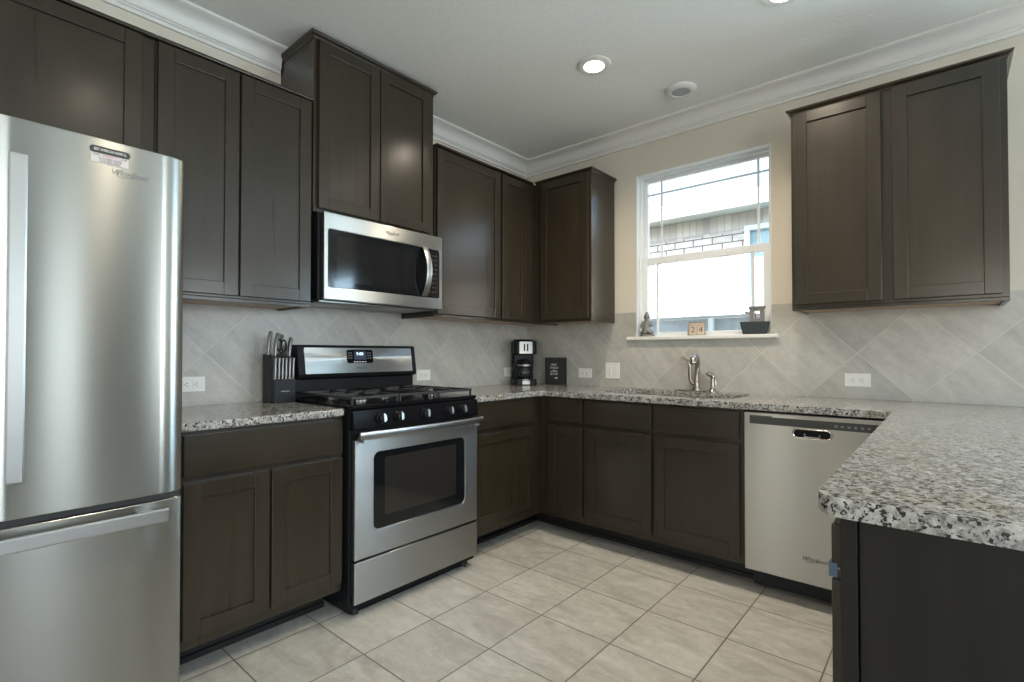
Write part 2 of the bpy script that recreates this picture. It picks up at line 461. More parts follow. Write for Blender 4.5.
def badge(parent, at, w, face, mat=None):
    """the maker's script lettering with its swoosh ring"""
    o = text('badge', 'Whirlpool', w * .27, mat or BADGE, parent, at, face, shear=.28, extrude=.0005)
    b = B(); n = 36; r0, r1 = [], []
    a, c_ = w * .30, w * .155
    P = lambda u, z, d: (at[0] + d, at[1] + u, at[2] + z) if face == 'x' else (at[0] + u, at[1] - d, at[2] + z)
    t0, t1 = math.radians(100), math.radians(400)
    ring = []
    for k in range(n + 1):
        t = t0 + (t1 - t0) * k / n
        wd = w * .006 * (0.25 + math.sin(PI * k / n))
        u = -w * .10 + a * math.cos(t); z = w * .02 + c_ * math.sin(t) + .22 * a * math.cos(t)
        du, dz = math.cos(t), math.sin(t)
        ring.append([P(u - du * wd, z - dz * wd, 0), P(u + du * wd, z + dz * wd, 0), P(u + du * wd, z + dz * wd, .0006), P(u - du * wd, z - dz * wd, .0006)])
    b.loft(ring)
    b.obj('badge_ring', mat or BADGE, o)
    return o
def arc(cx, cy, r, a0, a1, k=8):
    return [(cx + r * math.cos(math.radians(a0 + (a1 - a0) * i / k)), cy + r * math.sin(math.radians(a0 + (a1 - a0) * i / k))) for i in range(k + 1)]
def rrect(x0, x1, y0, y1, r, k=6):
    return arc(x1 - r, y1 - r, r, 0, 90, k) + arc(x0 + r, y1 - r, r, 90, 180, k) + arc(x0 + r, y0 + r, r, 180, 270, k) + arc(x1 - r, y0 + r, r, 270, 360, k)

# ================================================================== SETTING
S = 'structure'
B().box(-.14, XR + .14, YR - .14, .14, -.10, 0).obj('floor', FLOORM, kind=S)
B().box(-.14, XR + .14, YR - 3.4, .14, H, H + .12).obj('ceiling', CEILP, kind=S)  # overrun past the rear wall is added to keep the sun out
B().box(-.12, 0, YR, .12, 0, H).obj('wall_left', WALLP, kind=S)
WX0, WX1, WZ0, WZ1 = .986, 1.851, 1.2686, 2.393
bw = B()
PDX0, PDX1, PDZ = 3.40, 4.60, 2.2      # glazed door further along the same wall
bw.box(0, WX0, 0, .12, 0, H).box(WX1, PDX0, 0, .12, 0, H).box(PDX1, XR, 0, .12, 0, H).box(PDX0, PDX1, 0, .12, PDZ, H).box(WX0, WX1, 0, .12, 0, WZ0 - .024).box(WX0, WX1, 0, .12, WZ1, H)
bw.obj('wall_back', WALLP, kind=S)
rw = B()   # right wall with two window openings and the added corner one
X0, X1 = XR, XR + .12
rw.box(X0, X1, -.13, 0, 0, H).box(X0, X1, -.97, -.13, 2.3, H).box(X0, X1, -.97, -.13, 0, .2).box(X0, X1, -2.10, -.97, 0, H).box(X0, X1, -2.62, -2.10, 2.3, H).box(X0, X1, -2.62, -2.10, 0, .2).box(X0, X1, -3.65, -2.62, 0, H)
rw.box(X0, X1, -6.05, -3.65, 2.3, H).box(X0, X1, -6.05, -3.65, 0, .4).box(X0, X1, YR, -6.05, 0, H)
rw.obj('wall_right', WALLD, kind=S)
rr = B()
Y0, Y1 = YR - .12, YR
rr.box(0, .25, Y0, Y1, 0, H).box(.25, .55, Y0, Y1, 2.2, H).box(.25, .55, Y0, Y1, 0, .2).box(.55, 2.6, Y0, Y1, 0, H)
rr.box(2.6, 4.6, Y0, Y1, 2.3, H).box(2.6, 4.6, Y0, Y1, 0, .4).box(4.6, XR, Y0, Y1, 0, H)
rr.obj('wall_rear', WALLD, kind=S)

B().box(3.9, XR, YR, -.02, .001, .012).obj('added_dark_floor', wood_mat('added_dark_boards', (.03, .02, .013), (.06, .04, .026), .4, axis='y'), kind=S)  # unseen dark sheet added to dim what the refrigerator reflects

# crown moulding
CP, CH = .0893, .112
prof = [(0, H), (CP, H), (CP, H - .010), (CP - .006, H - .014)]
for i in range(7):
    t = i / 6
    prof.append((.074 - .050 * math.sin(t * PI / 2), H - .018 - .052 * (1 - math.cos(t * PI / 2))))
prof += [(.021, H - .074), (.026, H - .078), (.026, H - .083), (.019, H - .087), (.019, H - .092), (.012, H - .096), (.012, H - CH), (0, H - CH)]
def crown_left(name, y0, y1, mitre):
    b = B(); b.loft([[(p, y0, z) for p, z in prof], [(p, (-p if mitre else y1), z) for p, z in prof]])
    return b.obj(name, TRIMW, kind=S, smooth=30)
crown_left('trim_1', YR, -2.048, False)
crown_left('trim_2', -1.268, 0, True)
b = B(); b.loft([[(p, -p, z) for p, z in prof], [(XR, -p, z) for p, z in prof]]); b.obj('trim_3', TRIMW, kind=S, smooth=30)

# backsplash tile, part of the walls
B().box(0, .010, -2.66, 0, .905, 1.405).obj('wall_left_tile', SPL_L, kind=S)
b = B(); b.box(.010, WX0, -.010, 0, .905, 1.440).box(WX0, WX1, -.010, 0, .905, WZ0 - .024).box(WX1, 3.7, -.010, 0, .905, 1.440)
b.obj('wall_back_tile', SPL_B, kind=S)

# window_1
FY0, FY1 = .045, .115
win = B()
FO = .022
win.box(WX0, WX0 + FO, FY0, FY1, WZ0, WZ1).box(WX1 - FO, WX1, FY0, FY1, WZ0, WZ1).box(WX0 + FO, WX1 - FO, FY0, FY1, WZ1 - FO, WZ1).box(WX0 + FO, WX1 - FO, FY0, FY1, WZ0, WZ0 + .012)
win = win.obj('window_1', VINYL, bevel=.002, kind=S)
A0, A1 = WX0 + FO, WX1 - FO
B().box(WX0 + .0005, WX0 + .007, .0005, .0448, WZ0, WZ1 - .0075).box(WX1 - .007, WX1 - .0005, .0005, .0448, WZ0, WZ1 - .0075).box(WX0 + .0005, WX1 - .0005, .0005, .0448, WZ1 - .007, WZ1 - .0005).obj('jamb_liner', VINYL, win)
s = B()   # upper sash
s.box(A0, A0 + .026, .082, .110, 1.79, WZ1 - FO).box(A1 - .012, A1, .082, .110, 1.79, WZ1 - FO).box(A0 + .026, A1 - .012, .082, .110, WZ1 - FO - .022, WZ1 - FO).box(A0 + .026, A1 - .012, .082, .110, 1.79, 1.812)
us = s.obj('window_sash', VINYL, win, bevel=.002)
B().box(A0 + .026, A1 - .012, .094, .098, 1.812, WZ1 - FO - .022).obj('window_pane', GLASS, us)
g = B(); g.box(1.126, 1.142, .090, .093, 1.812, WZ1 - FO - .022).box(1.750, 1.766, .090, .093, 1.812, WZ1 - FO - .022).box(A0 + .026, A1 - .012, .0895, .0925, 2.259, 2.275)
g.obj('window_muntin', VINYL, us)
s = B()   # lower sash
s.box(A0, A0 + .036, .050, .078, WZ0 + .012, 1.818).box(A1 - .036, A1, .050, .078, WZ0 + .012, 1.818).box(A0 + .036, A1 - .036, .050, .078, 1.772, 1.818).box(A0 + .036, A1 - .036, .050, .078, WZ0 + .012, WZ0 + .030)
ls = s.obj('window_sash', VINYL, win, bevel=.002)
B().box(A0 + .036, A1 - .036, .062, .066, WZ0 + .030, 1.772).obj('window_pane', GLASS, ls)
g = B(); g.box(1.108, 1.124, .058, .061, WZ0 + .030, 1.772).box(1.726, 1.742, .058, .061, WZ0 + .030, 1.772)
g.obj('window_muntin', VINYL, ls)
B().box(WX0 - .058, WX1 + .038, -.042, .045, WZ0 - .024, WZ0).obj('window_sill', TRIMW, win, bevel=.005)

# openings of the other walls: plain frames, their panes
def far_window(name, box, axis):
    x0, x1, y0, y1, z0, z1 = box
    b = B(); t = .05
    if axis == 'x':
        b.box(x0, x1, y0, y0 + t, z0, z1).box(x0, x1, y1 - t, y1, z0, z1).box(x0, x1, y0 + t, y1 - t, z0, z0 + t).box(x0, x1, y0 + t, y1 - t, z1 - t, z1).box(x0, x1, (y0 + y1) / 2 - .02, (y0 + y1) / 2 + .02, z0 + t, z1 - t)
    else:
        b.box(x0, x0 + t, y0, y1, z0, z1).box(x1 - t, x1, y0, y1, z0, z1).box(x0 + t, x1 - t, y0, y1, z0, z0 + t).box(x0 + t, x1 - t, y0, y1, z1 - t, z1).box((x0 + x1) / 2 - .02, (x0 + x1) / 2 + .02, y0, y1, z0 + t, z1 - t)
    return b.obj(name, VINYL, kind=S)
far_window('window_2', (XR + .01, XR + .045, -2.62, -2.10, .2, 2.3), 'x')
far_window('added_corner_window', (XR + .01, XR + .045, -.97, -.13, .2, 2.3), 'x')  # unseen window added to hold the corner fill lamp
far_window('window_3', (XR + .01, XR + .045, -6.05, -3.65, .4, 2.3), 'x')
far_window('added_rear_window', (2.6, 4.6, YR - .045, YR - .01, .4, 2.3), 'y')  # unseen window added to hold the rear fill lamp
far_window('window_5', (.25, .55, YR - .045, YR - .01, .2, 2.2), 'y')
far_window('door_1', (PDX0, PDX1, .05, .10, 0, PDZ), 'y')

# ------------------------------------------------------------------ outside
B().box(-8, 10, .121, 14, -.35, -.20).obj('ground', GRASS, kind=S)
B().box(-.6, XR + .6, -.5, .45, H + .121, H + .30).obj('shading_eave', TRIMOUT, kind=S)  # unseen eave, added to block the sun so the fence stays shaded
nb = root('house', 'pale brick house next door seen through the kitchen window', 'house', (0, 2.5, -.2))
NX0, NX1, NT, NB = .985, 2.1, 2.525, 1.60
w = B(); w.box(-4, NX0, 2.5, 2.7, -.2, 2.475).box(NX1, 6, 2.5, 2.7, -.2, 2.475).box(NX0, NX1, 2.5, 2.7, -.2, NB - .02)
w.obj('wall', BRICK, nb)
B().box(-4, NX0, 2.494, 2.7, 2.475, 2.675).box(NX1, 6, 2.494, 2.7, 2.475, 2.675).box(NX0, NX1, 2.494, 2.7, NT, 2.675).obj('soldier_course', SOLDIER, nb)
B().box(-4.2, 6.2, 2.20, 2.7, 2.675, 2.70).obj('soffit', SOFFIT, nb)
B().box(-4.2, 6.2, 2.17, 2.20, 2.66, 2.815).obj('fascia', TRIMOUT, nb, bevel=.004)
B().prism([(2.201, 2.80), (2.201, 2.77), (6.5, 3.40), (6.5, 3.46)], 'x', -4.2, 6.2).obj('roof', BLACKM, nb)
nwf = B(); nwf.box(NX0, NX0 + .055, 2.49, 2.6, NB, NT - .056).box(NX1 - .055, NX1, 2.49, 2.6, NB, NT - .056).box(NX0, NX1, 2.49, 2.6, NT - .055, NT).box(NX0 + .055, NX1 - .055, 2.49, 2.6, NB, NB + .05).box(1.5, 1.55, 2.495, 2.6, NB + .05, NT - .055)
nwf = nwf.obj('window', TRIMOUT, nb, bevel=.004)
B().box(NX0 + .055, NX1 - .055, 2.55, 2.555, NB + .05, NT - .055).obj('pane', NGLASS, nwf)
fn = root('fence', 'grey horizontal board fence outside below the window view', 'fence', (.5, 1.2, -.2))
for k in range(8):
    z1 = 1.455 - k * .19
    b = B(); b.box(-2.5, 4.0, 1.2, 1.222, max(-.2, z1 - .178), z1); b.obj('board', FENCEM, fn)
B().box(-2.5, 4.0, 1.185, 1.245, 1.458, 1.482).obj('cap_rail', FENCEM, fn)
for px in (-.96, 1.09, 3.1):
    B().box(px - .022, px + .022, 1.165, 1.199, -.2, 1.456).obj('post', TRIMOUT, fn)

# ================================================================== CABINETS
RW = .055
def door(parent, face, u0, u1, z0, z1, nb_, nf, name='door', flat=False):
    """shaker door: stiles and rails round a sunk panel"""
    sgn = 1 if nf > nb_ else -1
    if flat:
        return B().fbox(face, u0, u1, z0, z1, nb_, nf).obj(name, WOODH if face == 'x' else WOODHX, parent, bevel=.003)
    b = B()
    b.fbox(face, u0, u0 + RW, z0, z1, nb_, nf).fbox(face, u1 - RW, u1, z0, z1, nb_, nf)
    b.fbox(face, u0 + RW, u1 - RW, z0, z0 + RW, nb_, nf).fbox(face, u0 + RW, u1 - RW, z1 - RW, z1, nb_, nf)
    d = b.obj(name, WOOD, parent, bevel=.0022)
    B().fbox(face, u0 + RW - .001, u1 - RW + .001, z0 + RW - .001, z1 - RW + .001, nb_ + sgn * .003, nf - sgn * .009).obj('door_panel', WOODP, d)
    return d

GB = 'dark base cabinets under the granite'
def base_cab(label, loc, parts):
    c = root('base_cabinet', label, 'cabinet', loc, group=GB)
    parts(c)
    return c
ZK, ZT = .118, .880
# left of the range
def f(c):
    B().box(.011, .61, -2.668, -2.042, ZK, ZT).obj('carcass', WOOD, c, bevel=.0015)
    B().box(.40, .455, -2.668, -2.042, 0, ZK - .001).box(.455, .467, -2.668, -2.042, 0, .022).obj('toe_kick', KICK, c)
    door(c, 'x', -2.655, -2.050, .722, .866, .611, .631, 'drawer', True)
    door(c, 'x', -2.655, -2.362, .160, .700, .611, .631)
    door(c, 'x', -2.352, -2.050, .160, .700, .611, .631)
base_cab('dark base cabinet with wide drawer and two doors between refrigerator and range', (.31, -2.355, 0), f)
# right of the range, into the corner
def f(c):
    B().box(.011, .61, -1.264, -.012, ZK, ZT).obj('carcass', WOOD, c, bevel=.0015)
    B().box(.40, .455, -1.264, -.46, 0, ZK - .001).box(.455, .467, -1.264, -.467, 0, .022).obj('toe_kick', KICK, c)
    door(c, 'x', -1.254, -.705, .724, .872, .611, .631, 'drawer', True)
    door(c, 'x', -1.254, -.705, .180, .692, .611, .631)
base_cab('dark base cabinet with one drawer and one door right of the range, in the corner', (.31, -.77, 0), f)
# narrow one on the back run
def f(c):
    B().box(.6115, .949, -.61, -.012, ZK, ZT).obj('carcass', WOOD, c, bevel=.0015)
    B().box(.456, .949, -.455, -.40, 0, ZK - .001).box(.468, .949, -.467, -.455, 0, .022).obj('toe_kick', KICK, c)
    door(c, 'y', .684, .940, .728, .872, -.611, -.631, 'drawer', True)
    door(c, 'y', .684, .940, .155, .700, -.611, -.631)
base_cab('narrow dark base cabinet with small drawer, left of the sink doors', (.78, -.31, 0), f)
# sink base
def f(c):
    b = B(); b.box(.950, 1.868, -.61, -.59, ZK, ZT).box(.950, .968, -.59, -.012, ZK, ZT).box(1.850, 1.868, -.59, -.012, ZK, ZT).box(.968, 1.850, -.59, -.012, ZK, ZK + .018)
    b.obj('carcass', WOOD, c, bevel=.0015)
    B().box(.950, 1.868, -.455, -.40, 0, ZK - .001).box(.950, 1.868, -.467, -.455, 0, .022).obj('toe_kick', KICK, c)
    for u0, u1 in ((.962, 1.388), (1.407, 1.851)):
        door(c, 'y', u0, u1, .728, .868, -.611, -.631, 'drawer_front', True)
        door(c, 'y', u0, u1, .157, .705, -.611, -.631)
base_cab('wide dark sink base cabinet with two doors below the window', (1.41, -.31, 0), f)
# peninsula
def f(c):
    B().box(2.492, 3.09, -2.198, -.012, ZK, ZT).obj('carcass', WOOD, c, bevel=.0015)
    B().box(2.64, 2.70, -2.198, -.47, 0, ZK - .001).obj('toe_kick', KICK, c)
    ys = [(-2.185, -1.70), (-1.69, -1.20), (-1.19, -.715)]
    for y0, y1 in ys:
        door(c, 'x', y0, y1, .772, .850, 2.491, 2.469, 'drawer', True)
        door(c, 'x', y0, y1, .150, .752, 2.491, 2.469)
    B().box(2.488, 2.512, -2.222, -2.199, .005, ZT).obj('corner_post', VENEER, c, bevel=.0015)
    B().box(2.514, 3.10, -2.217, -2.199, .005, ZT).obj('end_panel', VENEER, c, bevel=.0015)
base_cab('dark peninsula base cabinet with plain end panel in the right foreground', (2.79, -1.1, 0), f)
b = B(); b.box(2.4655, 2.468, -2.188, -2.165, .757, .781).box(2.4655, 2.478, -2.1885, -2.186, .757, .781)
b.obj('painters_tape', TAPE, loc=(2.467, -2.18, .757), label='scrap of blue tape on the edge of the peninsula drawer', cat='tape')

# countertops
TT, TB = .914, .882
B().slab([(.012, -2.700), (.636, -2.700), (.648, -2.688), (.648, -2.056), (.634, -2.044), (.012, -2.044)], [], TB, TT).obj('countertop', GRANITE, bevel=.0145, seg=5, loc=(.33, -2.37, TB), smooth=40,
    label='short granite countertop between the refrigerator and the range', cat='countertop', group='speckled granite countertops')
PX, PYE = 2.455, -2.262
outer = [(.012, -.012), (.012, -1.262), (.636, -1.262), (.648, -1.250), (.648, -.690)] + arc(.690, -.690, .042, 180, 90, 6)[1:] + \
        arc(PX - .03, -.678, .03, 90, 0, 5) + [(PX, PYE + .050)] + arc(PX + .050, PYE + .050, .050, 180, 270, 8)[1:] + [(3.45, PYE), (3.45, -.012)]
SKX0, SKX1, SKY0, SKY1 = .955, 1.775, -.505, -.105
hole = rrect(SKX0, SKX1, SKY0, SKY1, .10)
B().slab(outer, [hole], TB, TT).obj('countertop', GRANITE, bevel=.0145, seg=5, loc=(1.5, -.33, TB), smooth=40,
    label='long granite countertop wrapping the corner with the sink and the peninsula', cat='countertop', group='speckled granite countertops')

# sink and tap
sk = root('sink', 'undermount stainless sink set in the granite below the window', 'sink', (1.365, -.305, .70))
rings = []
for z, ins, r in ((.8805, -.012, .11), (.8800, .0, .10), (.74, .006, .095), (.706, .03, .08), (.70, .07, .06)):
    rings.append([(x, y, z) for x, y in rrect(SKX0 + ins, SKX1 - ins, SKY0 + ins, SKY1 - ins, r)])
b = B(); b.loft(rings, cap0=False, cap1=True)
bowl = b.obj('bowl', STEEL, sk, smooth=40)
B().lathe([(.045, .7005), (.045, .703), (.036, .7035), (.030, .7015)], (1.365, -.27, 0)).obj('drain', CHROME, sk, smooth=40)

fx, fy = 1.428, -.062
fa = root('faucet', 'tall brushed nickel kitchen faucet with lever handle behind the sink', 'faucet', (fx, fy, TT))
B().slab(rrect(fx - .125, fx + .055, fy - .026, fy + .026, .024), [], TT, TT + .008).obj('deck_plate', NICKEL, fa, bevel=.003, smooth=40)
b = B(); b.lathe([(.026, TT + .008), (.026, TT + .016), (.021, TT + .026), (.019, TT + .060), (.020, TT + .065), (.018, TT + .068)], (fx, fy, 0), 20)
b.tube([(fx, fy, TT + .066), (fx + .004, fy, TT + .13), (fx + .007, fy - .004, TT + .175), (fx + .010, fy - .018, TT + .203), (fx + .013, fy - .045, TT + .219), (fx + .017, fy - .078, TT + .216)], [.0165, .0155, .0155, .016, .0165, .0165], 16)
b.obj('spout', NICKEL, fa, smooth=40)
sp_ = B(); sp_.tube([(fx + .017, fy - .079, TT + .2165), (fx + .022, fy - .104, TT + .208), (fx + .025, fy - .119, TT + .190), (fx + .026, fy - .124, TT + .176)], [.0185, .021, .020, .017], 16)
sp_.obj('spray_head', CHROME, fa, smooth=40)
b = B(); b.tube([(fx - .012, fy - .004, TT + .045), (fx - .034, fy - .008, TT + .065), (fx - .040, fy - .012, TT + .105), (fx - .034, fy - .018, TT + .155), (fx - .046, fy - .028, TT + .195), (fx - .072, fy - .038, TT + .213)], [.013, .012, .010, .0095, .008, .006], 12)
b.ball((fx - .074, fy - .038, TT + .214), .0075)
b.obj('handle', NICKEL, fa, smooth=40)
sx, sy = 1.527, -.065
ss = root('side_sprayer', 'small brushed nickel side sprayer to the right of the faucet', 'sprayer', (sx, sy, TT))
B().lathe([(.024, TT), (.024, TT + .006), (.017, TT + .014), (.0145, TT + .022)], (sx, sy, 0), 20).obj('base', NICKEL, ss, smooth=40)
b = B(); b.lathe([(.012, TT + .0225), (.0125, TT + .060), (.011, TT + .085), (.013, TT + .098), (.015, TT + .108), (.012, TT + .116)], (sx, sy, 0), 18)
b.obj('sprayer_body', NICKEL, ss, smooth=40)
b = B(); b.tube([(sx + .004, sy - .006, TT + .104), (sx - .010, sy - .018, TT + .108), (sx - .024, sy - .026, TT + .122)], [.010, .012, .013], 12)
b.obj('spray_nozzle', NICKEL, ss, smooth=40)
b = B(); b.tube([(sx + .006, sy - .010, TT + .106), (sx + .022, sy - .016, TT + .095), (sx + .027, sy - .018, TT + .060), (sx + .024, sy - .018, TT + .034)], [.005, .0055, .005, .004], 10)
b.obj('trigger_lever', CHROME, ss, smooth=40)

# ------------------------------------------------------------------ wall cabinets
GU = 'dark wall cabinets'
FX = .325; DX0, DX1 = .326, .346
def upper(label, loc): return root('wall_cabinet', label, 'cabinet', loc, group=GU)
def cap_profile(b, face, u0, u1, n, z0, z1, out, ends):
    """small top moulding along a face; ends = returns at the (low, high) end"""
ZB = 1.372
def cab_body(c, x0, x1, y0, y1, z0, z1, open_bottom=.016):
    b = B(); t = .018; q = open_bottom
    b.box(x0, x1, y0, y1, z0 + q, z1)
    b.obj('carcass', WOOD, c, bevel=.0015)
# over the refrigerator and left of the microwave: one run, one top line
ZL = 2.358
c = upper('dark two-door wall cabinet above the refrigerator', (.16, -3.16, 1.84))
cab_body(c, .001, FX, -3.635, -2.6745, 1.84, ZL, 0)
B().box(.001, FX + .024, -3.640, -2.6745, ZL + .001, ZL + .015).obj('top_moulding', WOODH, c, bevel=.004)
door(c, 'x', -3.625, -3.175, 1.86, ZL - .006, DX0, DX1)
door(c, 'x', -3.165, -2.718, 1.86, ZL - .006, DX0, DX1)
c = upper('tall dark two-door wall cabinet between refrigerator and microwave', (.16, -2.37, ZB))
cab_body(c, .001, FX, -2.6735, -2.042, ZB, ZL)
b = B(); b.box(FX - .02, FX, -2.6735, -2.042, ZB, ZB + .0155).box(.011, FX - .021, -2.060, -2.042, ZB, ZB + .0155); b.obj('bottom_rail', WOODH, c, bevel=.0015)
B().box(.012, FX - .021, -2.6735, -2.061, ZB + .008, ZB + .0155).obj('bottom_panel', MAPLE, c, label='raw pale wood underside')
B().box(.001, FX + .024, -2.6735, -2.042, ZL + .001, ZL + .015).obj('top_moulding', WOODH, c, bevel=.004)
door(c, 'x', -2.668, -2.374, 1.398, ZL - .006, DX0, DX1)
door(c, 'x', -2.365, -2.050, 1.398, ZL - .006, DX0, DX1)
# raised one over the microwave
c = upper('raised dark wall cabinet above the microwave, reaching nearest the ceiling', (.16, -1.657, 1.832))
cab_body(c, .001, .345, -2.041, -1.300, 1.832, 2.668, 0)
rg_ = lambda o, z: [(.001, -2.041 - o, z), (.345 + o, -2.041 - o, z), (.345 + o, -1.300 + o, z), (.001, -1.300 + o, z)]
b = B(); b.loft([rg_(.003, 2.663), rg_(.005, 2.674), rg_(.018, 2.684), rg_(.020, 2.695)])
b.obj('top_moulding', WOODH, c, bevel=.002)
door(c, 'x', -2.022, -1.682, 1.850, 2.660, .346, .366)
door(c, 'x', -1.676, -1.338, 1.850, 2.660, .346, .366)
# right of the microwave
ZR = 2.388
c = upper('dark one-door wall cabinet right of the microwave', (.16, -.98, ZB))
cab_body(c, .001, FX, -1.274, -.6935, ZB, ZR)
b = B(); b.box(FX - .02, FX, -1.274, -.6935, ZB, ZB + .0155).box(.011, FX - .021, -1.274, -1.258, ZB, ZB + .0155); b.obj('bottom_rail', WOODH, c, bevel=.0015)
B().box(.012, FX - .021, -1.257, -.6935, ZB + .008, ZB + .0155).obj('bottom_panel', MAPLE, c, label='raw pale wood underside')
B().box(.001, FX + .026, -1.274, -.6935, ZR + .001, ZR + .014).obj('top_moulding', WOODH, c, bevel=.004)
door(c, 'x', -1.264, -.706, 1.390, ZR - .012, DX0, DX1)
c = upper('narrow dark wall cabinet on the range wall, against the inner corner', (.16, -.35, ZB))
cab_body(c, .011, FX, -.6925, -.012, ZB, ZR)
b = B(); b.box(FX - .02, FX, -.6925, -.012, ZB, ZB + .0155); b.obj('bottom_rail', WOODH, c, bevel=.0015)
B().box(.012, FX - .021, -.6925, -.012, ZB + .008, ZB + .0155).obj('bottom_panel', MAPLE, c, label='raw pale wood underside')
B().box(.011, FX + .026, -.6925, -.352, ZR + .001, ZR + .014).box(.011, FX, -.352, -.012, ZR + .001, ZR + .014).obj('top_moulding', WOODH, c, bevel=.004)
door(c, 'x', -.684, -.432, 1.390, ZR - .012, DX0, DX1)
c = upper('dark one-door wall cabinet left of the window, its side to the daylight', (.57, -.16, ZB))
cab_body(c, FX + .001, .822, -.325, -.012, ZB, ZR)
b = B(); b.box(FX + .001, .822, -.325, -.305, ZB, ZB + .0155).box(.804, .822, -.304, -.012, ZB, ZB + .0155); b.obj('bottom_rail', WOODHX, c, bevel=.0015)
B().box(FX + .001, .803, -.304, -.012, ZB + .008, ZB + .0155).obj('bottom_panel', MAPLE, c, label='raw pale wood underside')
rg_ = lambda o, z: [(FX + .028, -.328 - o, z), (.824 + o, -.328 - o, z), (.824 + o, -.012, z), (FX + .028, -.012, z)]
b = B(); b.loft([rg_(.002, ZR - .008), rg_(.004, ZR + .002), rg_(.018, ZR + .010), rg_(.020, ZR + .017)])
b.obj('top_moulding', WOODHX, c, bevel=.002)
door(c, 'y', .405, .805, 1.390, ZR - .010, -.326, -.346)
# right of the window
c = upper('dark two-door wall cabinet right of the window', (2.425, -.16, ZB))
cab_body(c, 2.024, 2.828, -.325, -.011, ZB, ZR)
b = B(); b.box(2.024, 2.828, -.325, -.305, ZB, ZB + .0155).box(2.810, 2.828, -.304, -.011, ZB, ZB + .0155).box(2.024, 2.042, -.304, -.011, ZB, ZB + .0155); b.obj('bottom_rail', WOODHX, c, bevel=.0015)
B().box(2.043, 2.809, -.304, -.011, ZB + .008, ZB + .0155).obj('bottom_panel', MAPLE, c, label='raw pale wood underside')
rg_ = lambda o, z: [(2.022 - o, -.328 - o, z), (2.830 + o, -.328 - o, z), (2.830 + o, -.011, z), (2.022 - o, -.011, z)]
b = B(); b.loft([rg_(.002, ZR - .008), rg_(.004, ZR + .002), rg_(.018, ZR + .012), rg_(.020, ZR + .020)])
b.obj('top_moulding', WOODHX, c, bevel=.002)
door(c, 'y', 2.043, 2.402, 1.402, ZR - .010, -.326, -.346)
door(c, 'y', 2.444, 2.804, 1.402, ZR - .010, -.326, -.346)

# ================================================================== REFRIGERATOR
fr = root('refrigerator', 'large stainless french-door refrigerator with bottom freezer at the left', 'refrigerator', (.42, -3.163, 0))
RY0, RY1 = -3.612, -2.706
B().box(.03, .725, RY0 + .005, RY1 - .004, .02, 1.755).obj('body', STEELD, fr, bevel=.004)
B().box(.10, .76, RY0 + .02, RY1 - .02, 0, .048).obj('base_grille', BLACKM, fr)
def fridge_door(name, y0, y1, z0, z1):
    n = 14; poly = [(.735, y0), (.735, y1)]
    for i in range(n + 1):   # gently bowed front with soft corners
        t = i / n; y = y1 + (y0 - y1) * t
        e = min(t, 1 - t) * (y1 - y0)
        x = .796 + .004 * math.sin(PI * t) - (.012 * (1 - min(1, e / .012)) ** 2)
        poly.append((x, y))
    b = B(); b.prism(poly, 'z', z0, z1)
    return b.obj(name, FSTEEL, fr, bevel=.003, smooth=25)
rd = fridge_door('door', -3.160, RY1, .722, 1.768)
ld = fridge_door('door', RY0, -3.166, .722, 1.768)
fd = fridge_door('freezer_drawer', RY0, RY1, .055, .703)
B().box(.72, .785, RY0 + .004, RY1 - .006, .704, .7215).obj('door_gasket', BLACKM, fr)
def bar_handle_v(parent, y):
    b = B(); prof_ = [(.798, .86), (.842, .835), (.852, .815), (.852, 1.672), (.842, 1.655), (.798, 1.63)]
    b.box(.838, .852, y - .018, y + .018, .824, 1.662)
    b.box(.800, .838, y - .014, y + .014, .845, .885).box(.800, .838, y - .014, y + .014, 1.600, 1.640)
    b.obj('handle', SATIN, parent, bevel=.004)
bar_handle_v(rd, -3.092); bar_handle_v(ld, -3.234)
b = B(); b.box(.838, .852, RY0 + .04, RY1 - .050, .650, .689).box(.800, .838, RY1 - .12, RY1 - .08, .656, .682).box(.800, .838, RY0 + .07, RY0 + .11, .656, .682)
b.obj('handle', SATIN, fd, bevel=.004)
badge(rd, (.8005, -2.852, 1.679), .080, 'x')
stk = B(); stk.box(.8004, .8010, -2.942, -2.855, 1.697, 1.724); stk = stk.obj('sticker', LABELP, rd, label='small printed paper sticker')
b = B(); b.prism([(y, z) for y, z in rrect(-2.945, -2.851, 1.725, 1.744, .009)], 'x', .8004, .8014); b.obj('sticker_header', INKD, rd)
text('sticker_lettering', 'BEST AMERICAN HOME CL', .0105, INKW, stk, (.8016, -2.898, 1.7345), 'x', extrude=.0002, scale=(.60, 1))
text('sticker_lettering', 'WARRANTY', .0085, INKR, stk, (.8012, -2.898, 1.7195), 'x', extrude=.0002, scale=(.75, 1))
text('sticker_lettering', 'TEXAS', .0085, INKD, stk, (.8012, -2.930, 1.7195), 'x', extrude=.0002, scale=(.6, 1))
text('sticker_lettering', '24 HR', .0085, INKD, stk, (.8012, -2.866, 1.7195), 'x', extrude=.0002, scale=(.6, 1))
text('sticker_lettering', '512-989-6500', .0105, INKD, stk, (.8012, -2.898, 1.7100), 'x', extrude=.0002, scale=(.9, 1))
text('sticker_lettering', '210-890-4567', .0095, INKD, stk, (.8012, -2.898, 1.7015), 'x', extrude=.0002, scale=(.9, 1))

